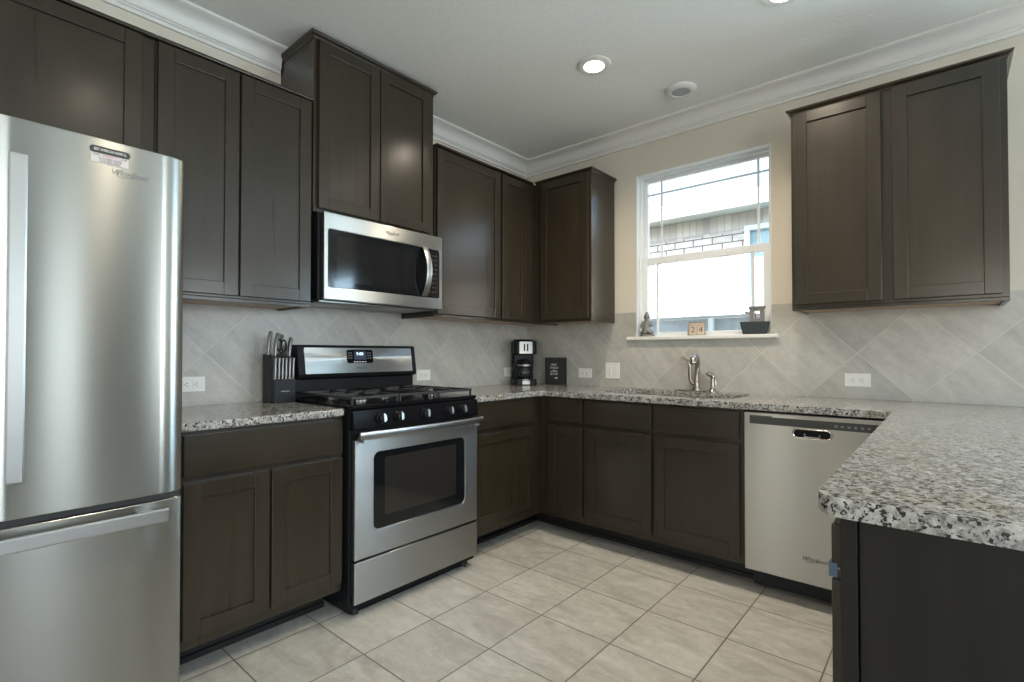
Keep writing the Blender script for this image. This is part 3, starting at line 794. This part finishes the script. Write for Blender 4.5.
# ================================================================== RANGE
RA0, RA1 = -2.035, -1.272
rg = root('range', 'stainless gas range with black cooktop between the base cabinets', 'range', (.35, -1.655, 0))
B().box(.03, .655, RA0, RA1, .035, .905).box(.06, .63, RA0 + .02, RA1 - .02, .006, .0345).obj('body', BLACKS, rg, bevel=.003)
for x in (.10, .62):
    for y in (RA0 + .05, RA1 - .05): B().cyl((x, y, 0), .018, .034).obj('foot', BLACKM, rg)
b = B(); b.box(.03, .676, RA0 - .002, RA1 + .002, .9055, .926)
ct = b.obj('cooktop', BLACKG, rg, bevel=.006, seg=3)
b = B(); b.prism([(.6565, .818), (.688, .818), (.691, .826), (.684, .9045), (.6565, .9045)], 'y', RA0, RA1); b.obj('control_panel', BLACKG, rg, bevel=.003)
for y in (-1.898, -1.802, -1.645, -1.490, -1.397):
    M = Matrix.Translation((.688, y, .860)) @ Matrix.Rotation(math.radians(-10), 4, 'Y')
    k = B(); k.cyl((0, 0, 0), .024, .010, 'x', 24).cyl((.010, 0, 0), .020, .018, 'x', 24, .018); k.xform(M); k = k.obj('knob', BLACKS, rg, bevel=.002, smooth=35)
    k2 = B(); k2.box(.0285, .038, -.004, .004, -.019, .019).box(.0285, .0305, .004, .016, -.013, .013); k2.xform(M); k2.obj('knob_grip', SATIN, k, bevel=.0015)
# burners and grates
burn = [(.49, -1.875, .048), (.22, -1.875, .040), (.355, -1.655, .055), (.49, -1.435, .050), (.22, -1.435, .036)]
for x, y, r in burn:
    q = B(); q.lathe([(r, .9265), (r, .934), (r * .85, .938)], (x, y, 0), 24); q = q.obj('burner', STEELD, rg, smooth=40)
    B().lathe([(r * .82, .9385), (r * .82, .944), (r * .7, .9465)], (x, y, 0), 24).obj('burner_cap', BLACKM, q, smooth=40)
gz0, gz1 = .950, .962
for y0, y1, bs in ((-2.022, -1.772, [burn[0], burn[1]]), (-1.766, -1.544, [burn[2]]), (-1.538, -1.284, [burn[3], burn[4]])):
    b = B(); t = .011
    b.box(.07, .655, y0, y0 + t, gz0, gz1).box(.07, .655, y1 - t, y1, gz0, gz1).box(.07, .07 + t, y0 + t, y1 - t, gz0, gz1).box(.655 - t, .655, y0 + t, y1 - t, gz0, gz1)
    b.box(.356, .367, y0 + t, y1 - t, gz0, gz1) if len(bs) == 2 else None
    for x, y, r in bs:
        e = .022
        b.box(x - .005, x + .005, y0 + t, y - e, gz0, gz1 + .003).box(x - .005, x + .005, y + e, y1 - t, gz0, gz1 + .003)
        lo, hi = ((.367, .644) if x > .36 else (.081, .356)) if len(bs) == 2 else (.081, .644)
        b.box(lo, x - e, y - .005, y + .005, gz0, gz1 + .003).box(x + e, hi, y - .005, y + .005, gz0, gz1 + .003)
    for x in (.076, .643):
        for y in (y0 + .001, y1 - t): b.box(x, x + .009, y, y + .010, .9262, gz0)
    b.obj('grate', IRON, rg, bevel=.002)
# oven door
OZ0, OZ1 = .255, .774
WY0, WY1, WZa, WZb = -1.928, -1.368, .365, .712
def plate_hole(face_x0, face_x1, y0, y1, z0, z1, hole_):
    b = B(); b.slab([(y0, z0), (y1, z0), (y1, z1), (y0, z1)], [hole_], face_x0, face_x1)
    b.xform(Matrix(((0, 0, 1, 0), (1, 0, 0, 0), (0, 1, 0, 0), (0, 0, 0, 1))))
    return b
od = plate_hole(.657, .687, RA0 + .010, RA1 - .003, OZ0, OZ1, rrect(WY0, WY1, WZa, WZb, .03)).obj('oven_door', STEEL, rg, bevel=.004)
b = B(); b.prism([(y, z) for y, z in rrect(WY0 + .0008, WY1 - .0008, WZa + .0008, WZb - .0008, .029)], 'x', .660, .682); b.obj('oven_glass', GLASSB, od, smooth=30)
b = B(); b.prism([(y, z) for y, z in rrect(WY0 + .060, WY1 - .060, WZa + .055, WZb - .030, .006)], 'x', .6821, .6825); b.obj('oven_window', OVENG, od, smooth=30)
# bowed bar handle
hb = B(); n = 14; rings = []
for i in range(n + 1):
    t = i / n; y = RA0 + .012 + (RA1 - RA0 - .008) * t
    x = .718 + .020 * math.sin(PI * t) ** .7
    hh = .0165
    rings.append([(x, y, .798 - hh), (x + .009, y, .798 - hh * .94), (x + .010, y, .798 - hh * .8), (x + .010, y, .798 + hh * .8), (x + .009, y, .798 + hh * .94), (x, y, .798 + hh), (x - .002, y, .798)])
hb.loft(rings)
hb.box(.6875, .722, RA0 + .022, RA0 + .034, .767, .790).box(.6875, .722, RA1 - .030, RA1 - .018, .767, .790)
hb.obj('handle', SATIN, od, bevel=.001, smooth=35)
B().box(.657, .687, RA0 + .010, RA1 - .003, .066, .245).obj('storage_drawer', STEEL, rg, bevel=.004)
# backguard
b = B(); b.prism([(.03, .9265), (.115, .9265), (.115, 1.020), (.145, 1.028), (.150, 1.045), (.128, 1.190), (.118, 1.198), (.03, 1.198)], 'y', -2.008, -1.262)
bg = b.obj('backguard', BLACKS, rg, bevel=.003)
th = math.atan2(.022, .145)
def slant(d, z): return .150 - (z - 1.045) / .145 * .022 + d
def slant_plate(name, mat, y0, y1, z0, z1, d0, d1, parent, r=.004, **kw):
    b = B(); pts = rrect(y0, y1, z0, z1, r, 4)
    b.loft([[(slant(d0, z), y, z) for y, z in pts], [(slant(d1, z), y, z) for y, z in pts]])
    return b.obj(name, mat, parent, **kw)
fp = slant_plate('fascia_panel', STEEL, -1.975, -1.296, 1.048, 1.184, .0005, .004, bg, .006, label='brushed steel fascia of the backguard')
dp = slant_plate('display', BLACKG, -1.735, -1.570, 1.100, 1.174, .0045, .007, rg, .012)
slant_plate('clock_screen', SCREEN, -1.690, -1.615, 1.118, 1.166, .0071, .0075, dp)
text('clock_digits', '9:00', .026, DIGIT, dp, (slant(.0082, 1.150), -1.655, 1.150), 'x', extrude=.0003)
for i in range(5): slant_plate('key', INKW, -1.695 + i * .0165, -1.683 + i * .0165, 1.1045, 1.1095, .0071, .0076, dp, .002)
for y in (-1.722, -1.708, -1.602, -1.588):
    for z in (1.156, 1.142, 1.128): slant_plate('key', SLOT, y - .005, y + .005, z - .0035, z + .0035, .0071, .0075, dp, .002)
badge(bg, (slant(.0050, 1.074), -1.650, 1.074), .060, 'x')

# ================================================================== MICROWAVE
mw = root('microwave', 'stainless over-the-range microwave with curved handle above the range', 'microwave', (.2, -1.657, 1.41))
MY0, MY1, MZ0, MZ1 = -2.036, -1.279, 1.408, 1.826
B().box(.011, .372, MY0 + .004, MY1 - .004, MZ0, MZ1 - .001).obj('body', BLACKS, mw, bevel=.003)
b = B(); b.box(.05, .360, MY0 + .02, MY1 - .02, MZ0 - .006, MZ0 - .0005); b.obj('underside_plate', STEELD, mw)
MWY0, MWY1, MWZ0, MWZ1 = -1.996, -1.300, 1.470, 1.748
md = plate_hole(.373, .405, MY0 + .019, MY1, MZ0 + .002, MZ1, rrect(MWY0, MWY1, MWZ0, MWZ1, .012)).obj('door', STEEL, mw, bevel=.004)
b = B(); b.prism([(y, z) for y, z in rrect(MWY0 + .0006, MWY1 - .0006, MWZ0 + .0006, MWZ1 - .0006, .0115)], 'x', .375, .402); gl = b.obj('door_glass', GLASSB, md, smooth=30)
b = B(); b.prism([(y, z) for y, z in rrect(-1.950, -1.475, 1.500, 1.722, .008)], 'x', .4021, .4025); b.obj('viewing_window', MICG, md, smooth=30)
hb = B(); rings = []; n = 16
for i in range(n + 1):
    t = i / n; z = 1.474 + (1.752 - 1.474) * t; bow = math.sin(PI * t)
    x = .408 + .045 * bow ** .8; w_ = .018
    y = -1.418
    rings.append([(x, y - w_, z), (x + .007, y - w_, z), (x + .010, y, z), (x + .007, y + w_, z), (x, y + w_, z), (x - .003, y, z)])
hb.loft(rings); hb.obj('handle', SATIN, md, bevel=.001, smooth=40)
for r_ in range(9):
    for q in range(3):
        if r_ in (2,) and q == 1: continue
        y = -1.368 + q * .020; z = 1.712 - r_ * .026
        B().box(.4022, .4026, y - .005, y + .005, z - .003, z + .003).obj('key', KEYD, gl)
badge(md, (.4055, -1.632, 1.789), .075, 'x')

# ================================================================== DISHWASHER
dw = root('dishwasher', 'stainless dishwasher with pocket handle between sink cabinet and peninsula', 'dishwasher', (2.17, -.33, 0))
B().box(1.876, 2.468, -.60, -.03, .105, .872).obj('body', BLACKS, dw)
B().box(1.880, 2.464, -.50, -.45, 0, .104).obj('kick_plate', BLACKM, dw)
DZ0, DZ1 = .112, .872
HX0, HX1, HZ0, HZ1 = 2.086, 2.240, .768, .810
b = B(); b.slab([(1.874, DZ0), (2.470, DZ0), (2.470, DZ1), (1.874, DZ1)], [rrect(HX0, HX1, HZ0, HZ1, .018)], 0, .030)
b.xform(Matrix(((1, 0, 0, 0), (0, 0, -1, -.602), (0, 1, 0, 0), (0, 0, 0, 1))))
dd = b.obj('door', DSTEEL, dw, bevel=.004)
b = B(); b.prism([(x, z) for x, z in rrect(HX0, HX1, HZ0, HZ1, .018)], 'y', -.612, -.603); b.obj('handle_recess', BLACKS, dd)
b = B(); b.tube([(x, -.630, z) for x, z in rrect(HX0 + .002, HX1 - .002, HZ0 + .002, HZ1 - .002, .017)] + [(HX1 - .002, -.630, HZ1 - .018)], .0035, 8); b.obj('handle_rim', CHROME, dd, smooth=40)
b = B(); b.box(HX0 + .045, HX0 + .050, -.632, -.620, HZ0 + .002, HZ0 + .020).box(HX1 - .050, HX1 - .045, -.632, -.620, HZ0 + .002, HZ0 + .020).box(HX0 + .045, HX1 - .045, -.632, -.620, HZ0, HZ0 + .008); b.obj('handle_lip', SATIN, dd, bevel=.002)
B().box(1.900, 2.412, -.6326, -.6322, .816, .852).obj('control_strip', STRIPM, dd, label='dark strip of touch controls')
B().box(1.900, 2.000, -.6328, -.6322, .8525, .8565).obj('strip_tab', STRIPM, dd)
for i in range(6): B().box(2.25 + i * .024, 2.262 + i * .024, -.633, -.6327, .828, .838).obj('key', BADGE, dd)
badge(dd, (2.170, -.6325, .226), .090, 'y', INKD)

# ================================================================== SMALL THINGS
# wall plates
def outlet(label, face, u, z, w_, h_, kind):
    n0 = .0105 if face == 'x' else -.0105
    s_ = 1 if face == 'x' else -1
    loc = (n0, u, z - h_ / 2) if face == 'x' else (u, n0, z - h_ / 2)
    o = root('outlet' if kind != 'switch' else 'switch_plate', label, 'outlet' if kind != 'switch' else 'switch', loc, group='white wall plates on the tile')
    B().fbox(face, u - w_ / 2, u + w_ / 2, z - h_ / 2, z + h_ / 2, n0, n0 + s_ * .006).obj('plate', PLATEW, o, bevel=.002)
    def sock(uu, zz, a, b_):
        q = B().fbox(face, uu - a, uu + a, zz - b_, zz + b_, n0 + s_ * .0062, n0 + s_ * .009).obj('socket' if kind != 'switch' else 'rocker', PLATEW, o, bevel=.0015)
        return q
    def slots(q, uu, zz, horiz):
        d = n0 + s_ * .0091, n0 + s_ * .0095
        bb = B()
        for k in (-1, 1):
            if horiz: bb.fbox(face, uu - .002, uu + .006, zz + k * .006 - .0012, zz + k * .006 + .0012, *d)
            else: bb.fbox(face, uu + k * .006 - .0012, uu + k * .006 + .0012, zz - .002, zz + .006, *d)
        bb.fbox(face, uu - (.010 if horiz else .002), uu - (.006 if horiz else -.002), zz - (.002 if horiz else .010), zz + (.002 if horiz else -.006), *d)
        bb.obj('slot', SLOT, q)
    if kind == 'duplex':
        for k in (-1, 1):
            uu = u + k * .020; slots(sock(uu, z, .015, .017), uu, z, True)
    elif kind == 'switch':
        for k in (-1, 1): sock(u + k * .023, z, .016, .033)
    else:
        for k in (-1, 1):
            zz = z + k * .020; slots(sock(u, zz, .017, .015), u, zz, False)
    return o
outlet('white outlet plate beside the refrigerator', 'x', -2.447, 1.012, .115, .070, 'duplex')
outlet('white outlet plate just right of the range backguard', 'x', -1.096, 1.011, .115, .070, 'duplex')
outlet('white outlet plate partly behind the coffee maker', 'x', -.240, 1.010, .115, .070, 'duplex')
outlet('white outlet plate right of the black coffee sign', 'y', .573, 1.007, .115, .070, 'duplex')
outlet('larger white double switch plate left of the sink', 'y', .804, 1.030, .112, .114, 'switch')
outlet('white outlet plate on the tile above the dishwasher', 'y', 2.266, 1.012, .115, .070, 'duplex')

# knife block with knives and scissors
KX, KY = .115, -2.096
kb = root('knife_block', 'black knife block full of knives left of the range', 'knife block', (KX, KY, TT))
b = B(); b.prism([(.060, TT), (.160, TT), (.160, TT + .224), (.060, TT + .236)], 'y', KY - .052, KY + .052)
b.obj('rear_body', KBLOCK, kb, bevel=.003)
B().box(.1603, .190, KY - .052, KY + .052, TT, TT + .115).obj('front_ledge', KBLOCK, kb, bevel=.003)
B().box(.1902, .1906, KY - .020, KY + .020, TT + .054, TT + .058).obj('maker_mark', BADGE, kb)
GK = 'knives in the black block'
def knife(label, pts, rs, wide=1.25):
    base = Vector(pts[0])
    o = root('knife', label, 'knife', base, group=GK)
    b = B(); b.tube(pts, rs, 10); 
    b.xform(Matrix.Translation(base) @ Matrix.Diagonal((wide, .85, 1, 1)) @ Matrix.Translation(-base))
    b.obj('handle', SATIN, o, smooth=50)
    e = Vector(pts[-1]); b = B(); b.ball(e, rs[-1] * .9, rs[-1] * .7, .004); b.obj('end_cap', BADGE, o, smooth=60)
    d = (Vector(pts[1]) - base).normalized(); b = B(); b.tube([base + Vector((0, 0, .0005)), base + d * .008], rs[0] * 1.08, 10); b.obj('bolster', CHROME, o, smooth=50)
ords = ('first', 'second', 'third', 'fourth', 'fifth', 'sixth')
for i in range(6):
    y = KY - .044 + i * .0176
    knife(f'{ords[i]} steak knife from the left in the front row of the block', [(.176, y, TT + .1155), (.177, y, TT + .145), (.178, y, TT + .180), (.181, y, TT + .216)], [.0064, .0078, .0070, .0080], 1.1)
z0 = TT + .2315
knife('large knife handle at the far left of the block', [(.085, -2.136, z0 + .002), (.087, -2.134, z0 + .04), (.090, -2.131, z0 + .08), (.098, -2.127, z0 + .113)], [.009, .0108, .0098, .0104])
knife('large knife handle second from the left of the block', [(.140, -2.126, z0 - .005), (.142, -2.124, z0 + .035), (.146, -2.121, z0 + .075), (.154, -2.118, z0 + .105)], [.009, .0108, .0098, .0104])
knife('knife handle standing behind the scissors', [(.085, -2.075, z0 + .002), (.087, -2.074, z0 + .04), (.090, -2.073, z0 + .075), (.096, -2.071, z0 + .100)], [.009, .0108, .0098, .0104])
knife('large knife handle at the right of the block', [(.138, -2.054, z0 - .005), (.140, -2.053, z0 + .03), (.143, -2.051, z0 + .065), (.149, -2.049, z0 + .085)], [.009, .0108, .0098, .0104])
sc = root('scissors', 'black-handled kitchen scissors in the middle of the knife block', 'scissors', (.132, -2.088, z0 - .003))
for k, (y, zz) in ((-1, (-2.1005, z0 + .050)), (1, (-2.078, z0 + .046))):
    b = B(); pts = [(.132, y + .0115 * math.cos(t), zz + .028 * math.sin(t)) for t in [2 * PI * i / 18 for i in range(19)]]
    b.tube(pts, .0042, 8); b.tube([(.132, y, zz - .027), (.132, -2.088 - k * .002, z0 - .003)], [.0045, .005], 8)
    b.obj('finger_loop', BLACKS, sc, smooth=60)

# coffee maker in the corner, turned to the room
cm = root('coffee_maker', 'black drip coffee maker with steel panel in the corner', 'coffee maker', (.142, -.214, TT), math.radians(50))
B().slab(rrect(-.088, .088, -.105, .078, .03), [], 0, .042).obj('base', BLACKS, cm, bevel=.005, smooth=40)
B().slab(rrect(-.085, .085, .022, .077, .025), [], .0425, .235).obj('column', BLACKS, cm, bevel=.004, smooth=40)
B().slab(rrect(-.088, .088, -.095, .078, .03), [], .2355, .335).obj('head', BLACKS, cm, bevel=.008, smooth=40)
B().box(-.050, .050, -.0985, -.0955, .238, .330).obj('front_panel', STEEL, cm, bevel=.002, label='bright steel front panel')
for x in (-.018, .006): B().box(x, x + .012, -.1000, -.0987, .258, .312).obj('control_button', BLACKS, cm)
B().lathe([(.062, .0425), (.062, .046)], (0, -.035, 0)).obj('warming_plate', STEELD, cm, smooth=40)
B().slab(rrect(-.030, .030, -.110, -.1055, .002, 2), [], .008, .036).obj('switch_panel', STEELD, cm)
B().lathe([(.080, .3355), (.075, .346), (.03, .350)], (0, 0, 0)).obj('reservoir_lid', BLACKS, cm, smooth=40)
rot = Matrix.Rotation(math.radians(50), 4, 'Z')
cpos = Vector((.142, -.214, TT)) + rot @ Vector((0, -.035, .0465))
cf = root('coffee_carafe', 'glass coffee carafe on the warming plate of the coffee maker', 'carafe', cpos, math.radians(50))
B().lathe([(.048, 0), (.060, .010), (.066, .040), (.062, .075), (.048, .105), (.042, .118), (.045, .126)], (0, 0, 0), 32, True, False).obj('glass_body', CARAFEG, cf, smooth=60)
B().lathe([(.046, .1262), (.047, .136), (.030, .146), (.012, .150)], (0, 0, 0)).obj('lid', BLACKS, cf, smooth=40)
B().lathe([(.0525, .098), (.0530, .108)], (0, 0, 0), 32, False, False).obj('collar', SATIN, cf, smooth=60)
b = B(); b.tube([(-.046, -.010, .120), (-.075, -.022, .125), (-.092, -.030, .100), (-.090, -.030, .060), (-.068, -.020, .034)], [.007, .008, .008, .008, .006], 10); b.obj('handle', BLACKS, cf, smooth=60)

# small sign
sg = root('sign', 'small black sign with white lettering and an arrow beside the coffee maker', 'sign', (.325, -.042, TT), math.radians(14))
B().box(-.082, .082, -.008, .008, 0, .205).obj('board', BLACKM, sg, bevel=.0015)
b = B(); b.box(-.085, -.0815, -.012, .010, 0, .207).box(.0815, .085, -.012, .010, 0, .207).box(-.0815, .0815, -.012, .010, .2055, .209); b.obj('frame', BLACKS, sg, bevel=.001)
for i, (s_, w_) in enumerate((('FIRST', .022), ('THINGS', .022), ('coffee', .026), ('BE FOR', .022))):
    text('lettering', s_, w_, INKW, sg, (-.012, -.0085, .152 - i * .024), 'y', extrude=.0003, scale=(.88, 1))
b = B(); b.box(-.012, .006, -.0092, -.0082, .048, .052).prism([(.004, .042), (.020, .050), (.004, .058)], 'y', -.0092, -.0082); b.obj('arrow', INKW, sg)

# on the window sill
SZ = WZ0
bu = root('figurine', 'small silver-grey seated buddha figurine at the left end of the sill', 'figurine', (1.066, -.006, SZ), math.radians(20))
B().slab(rrect(-.050, .050, -.026, .026, .024), [], 0, .016).obj('plinth', PEWTER, bu, bevel=.004, smooth=50)
def skinned(name, verts, edges, rad, parent, mat, subs=2):
    me = bpy.data.meshes.new(name); me.from_pydata(verts, edges, []); me.materials.append(mat)
    o = bpy.data.objects.new(name, me); COL.objects.link(o); o.parent = parent
    m = o.modifiers.new('skin', 'SKIN'); m.use_smooth_shade = True
    for sv, r in zip(me.skin_vertices[0].data, rad): sv.radius = (r, r) if not isinstance(r, tuple) else r
    me.skin_vertices[0].data[0].use_root = True
    s = o.modifiers.new('sub', 'SUBSURF'); s.levels = subs; s.render_levels = subs
    return o
V = [(0, .006, .034), (0, .006, .066), (0, .003, .094), (0, 0, .110), (0, -.003, .132), (0, .0, .154), (0, .002, .172),
     (-.026, .002, .096), (-.037, -.006, .070), (-.018, -.024, .052), (.026, .002, .096), (.037, -.006, .072), (.016, -.024, .084),
     (-.026, -.002, .030), (-.038, -.012, .027), (-.004, -.022, .026), (.026, -.002, .030), (.038, -.012, .027), (.006, -.020, .032)]
Eg = [(0, 1), (1, 2), (2, 3), (3, 4), (4, 5), (5, 6), (2, 7), (7, 8), (8, 9), (2, 10), (10, 11), (11, 12), (0, 13), (13, 14), (14, 15), (0, 16), (16, 17), (17, 18)]
Rd = [.028, .025, .026, .012, .021, .018, .008, .013, .0105, .008, .013, .0105, .008, .016, .014, .010, .016, .014, .010]
skinned('body', V, Eg, Rd, bu, PEWTER)
b = B()
for sx_ in (-1, 1): b.ball((sx_ * .0185, .000, .134), .003, .004, .009, 8, 6)
b.ball((0, -.0225, .133), .0028, .003, .005, 8, 6)
b.obj('face_detail', PEWTER, bu, smooth=60)

ch = root('calendar_holder', 'small wooden calendar stand on the middle of the sill', 'calendar', (1.404, .002, SZ), math.radians(30))
b = B(); b.box(-.052, .052, -.022, .022, 0, .006).box(-.052, -.047, -.022, .022, .006, .082).box(.047, .052, -.022, .022, .006, .082).box(-.052, .052, -.022, .022, .0825, .088).box(-.047, .047, .017, .022, .006, .0825)
b.obj('frame', GREYWOOD, ch, bevel=.001)
B().box(-.046, .046, -.0215, .0165, .0665, .080).obj('month_bar', LIGHTWOOD, ch, bevel=.001)
rot = Matrix.Rotation(math.radians(30), 4, 'Z')
for s_, dx in (('2', -.0235), ('4', .0235)):
    p_ = Vector((1.404, .002, SZ)) + rot @ Vector((dx, -.003, .0062))
    nb_ = root('calendar_block', f'pale wooden calendar cube showing the number {s_}', 'calendar block', p_, math.radians(30), group='number cubes in the calendar stand')
    B().box(-.0225, .0225, -.019, .019, .0, .059).obj('cube', LIGHTWOOD, nb_, bevel=.001)
    text('number', s_, .052, INKD, nb_, (0, -.0194, .0295), 'y', extrude=.0004)
pl = root('planter', 'dark tapered planter box at the right end of the sill', 'planter', (1.757, -.004, SZ), math.radians(12))
def ring(hx, hy, z): return [(-hx, -hy, z), (hx, -hy, z), (hx, hy, z), (-hx, hy, z)]
b = B(); b.loft([ring(.064, .028, 0), ring(.080, .036, .074), ring(.075, .031, .074), ring(.072, .029, .060)]); b.obj('box', PLANTER, pl, bevel=.0015)
b = B()
for i in range(90):
    b.ball((random.uniform(-.066, .066), random.uniform(-.024, .024), .0645 + random.uniform(0, .003)), random.uniform(.004, .006), None, .0035, 8, 5)
o = b.obj('pebbles', PEBBLE, pl, smooth=60); o['kind'] = 'stuff'
rot = Matrix.Rotation(math.radians(12), 4, 'Z')
ln = root('stone_lantern', 'grey square stone ornament with an open middle standing in the planter', 'ornament', Vector((1.757, -.004, SZ)) + rot @ Vector((.012, 0, .0708)), math.radians(12))
b = B(); b.box(-.042, -.017, -.008, .008, .0, .080).box(.015, .040, -.008, .008, .0, .080).box(-.017, .015, -.008, .008, 0, .020).box(-.017, .015, -.008, .008, .068, .080); b.obj('frame', STONE, ln, bevel=.003)
B().box(-.047, .046, -.012, .012, .0802, .097).obj('roof', STONE, ln, bevel=.003)
b = B(); b.tube([(-.010, 0, .0225), (-.009, 0, .034), (-.0085, 0, .046), (-.008, 0, .056)], [.0045, .004, .005, .003], 10); b.obj('inner_figure', STONE, ln, smooth=60)

# ceiling fittings
def can_light(x, y, label, power=66):
    o = root('recessed_light', label, 'ceiling light', (x, y, H), group='recessed ceiling lights')
    B().lathe([(.092, H - .0005), (.092, H - .006), (.080, H - .011), (.056, H - .008)], (x, y, 0), 40, True, True).obj('trim_ring', PLATEW, o, smooth=40)
    B().lathe([(.054, H - .0085), (.050, H - .0125), (.02, H - .0135)], (x, y, 0), 36).obj('lens', LENS, o, smooth=60)
    lamp('recessed_lamp', 'SPOT', (x, y, H - .022), power, (1.0, .86, .68), (0, 0, -1), spot_size=math.radians(150), spot_blend=.9, shadow_soft_size=.055)
    return o
can_light(1.190, -.888, 'lit recessed ceiling light left of the round vent')
can_light(2.107, -.838, 'lit recessed ceiling light at the top edge, in front of the window')
can_light(1.87, -2.62, 'lit recessed ceiling light in front of the refrigerator', 55)
vx, vy = 1.445, -.337
sv = root('ceiling_vent', 'round white ceiling vent near the crown moulding', 'vent', (vx, vy, H))
B().lathe([(.090, H - .0005), (.090, H - .008), (.082, H - .016), (.060, H - .021), (.054, H - .020), (.052, H - .012)], (vx, vy, 0), 40).obj('rim', PLATEW, sv, smooth=40)
B().lathe([(.050, H - .0125), (.050, H - .0160), (.02, H - .0165)], (vx, vy, 0), 32).obj('grille', SOFFIT, sv, smooth=40)
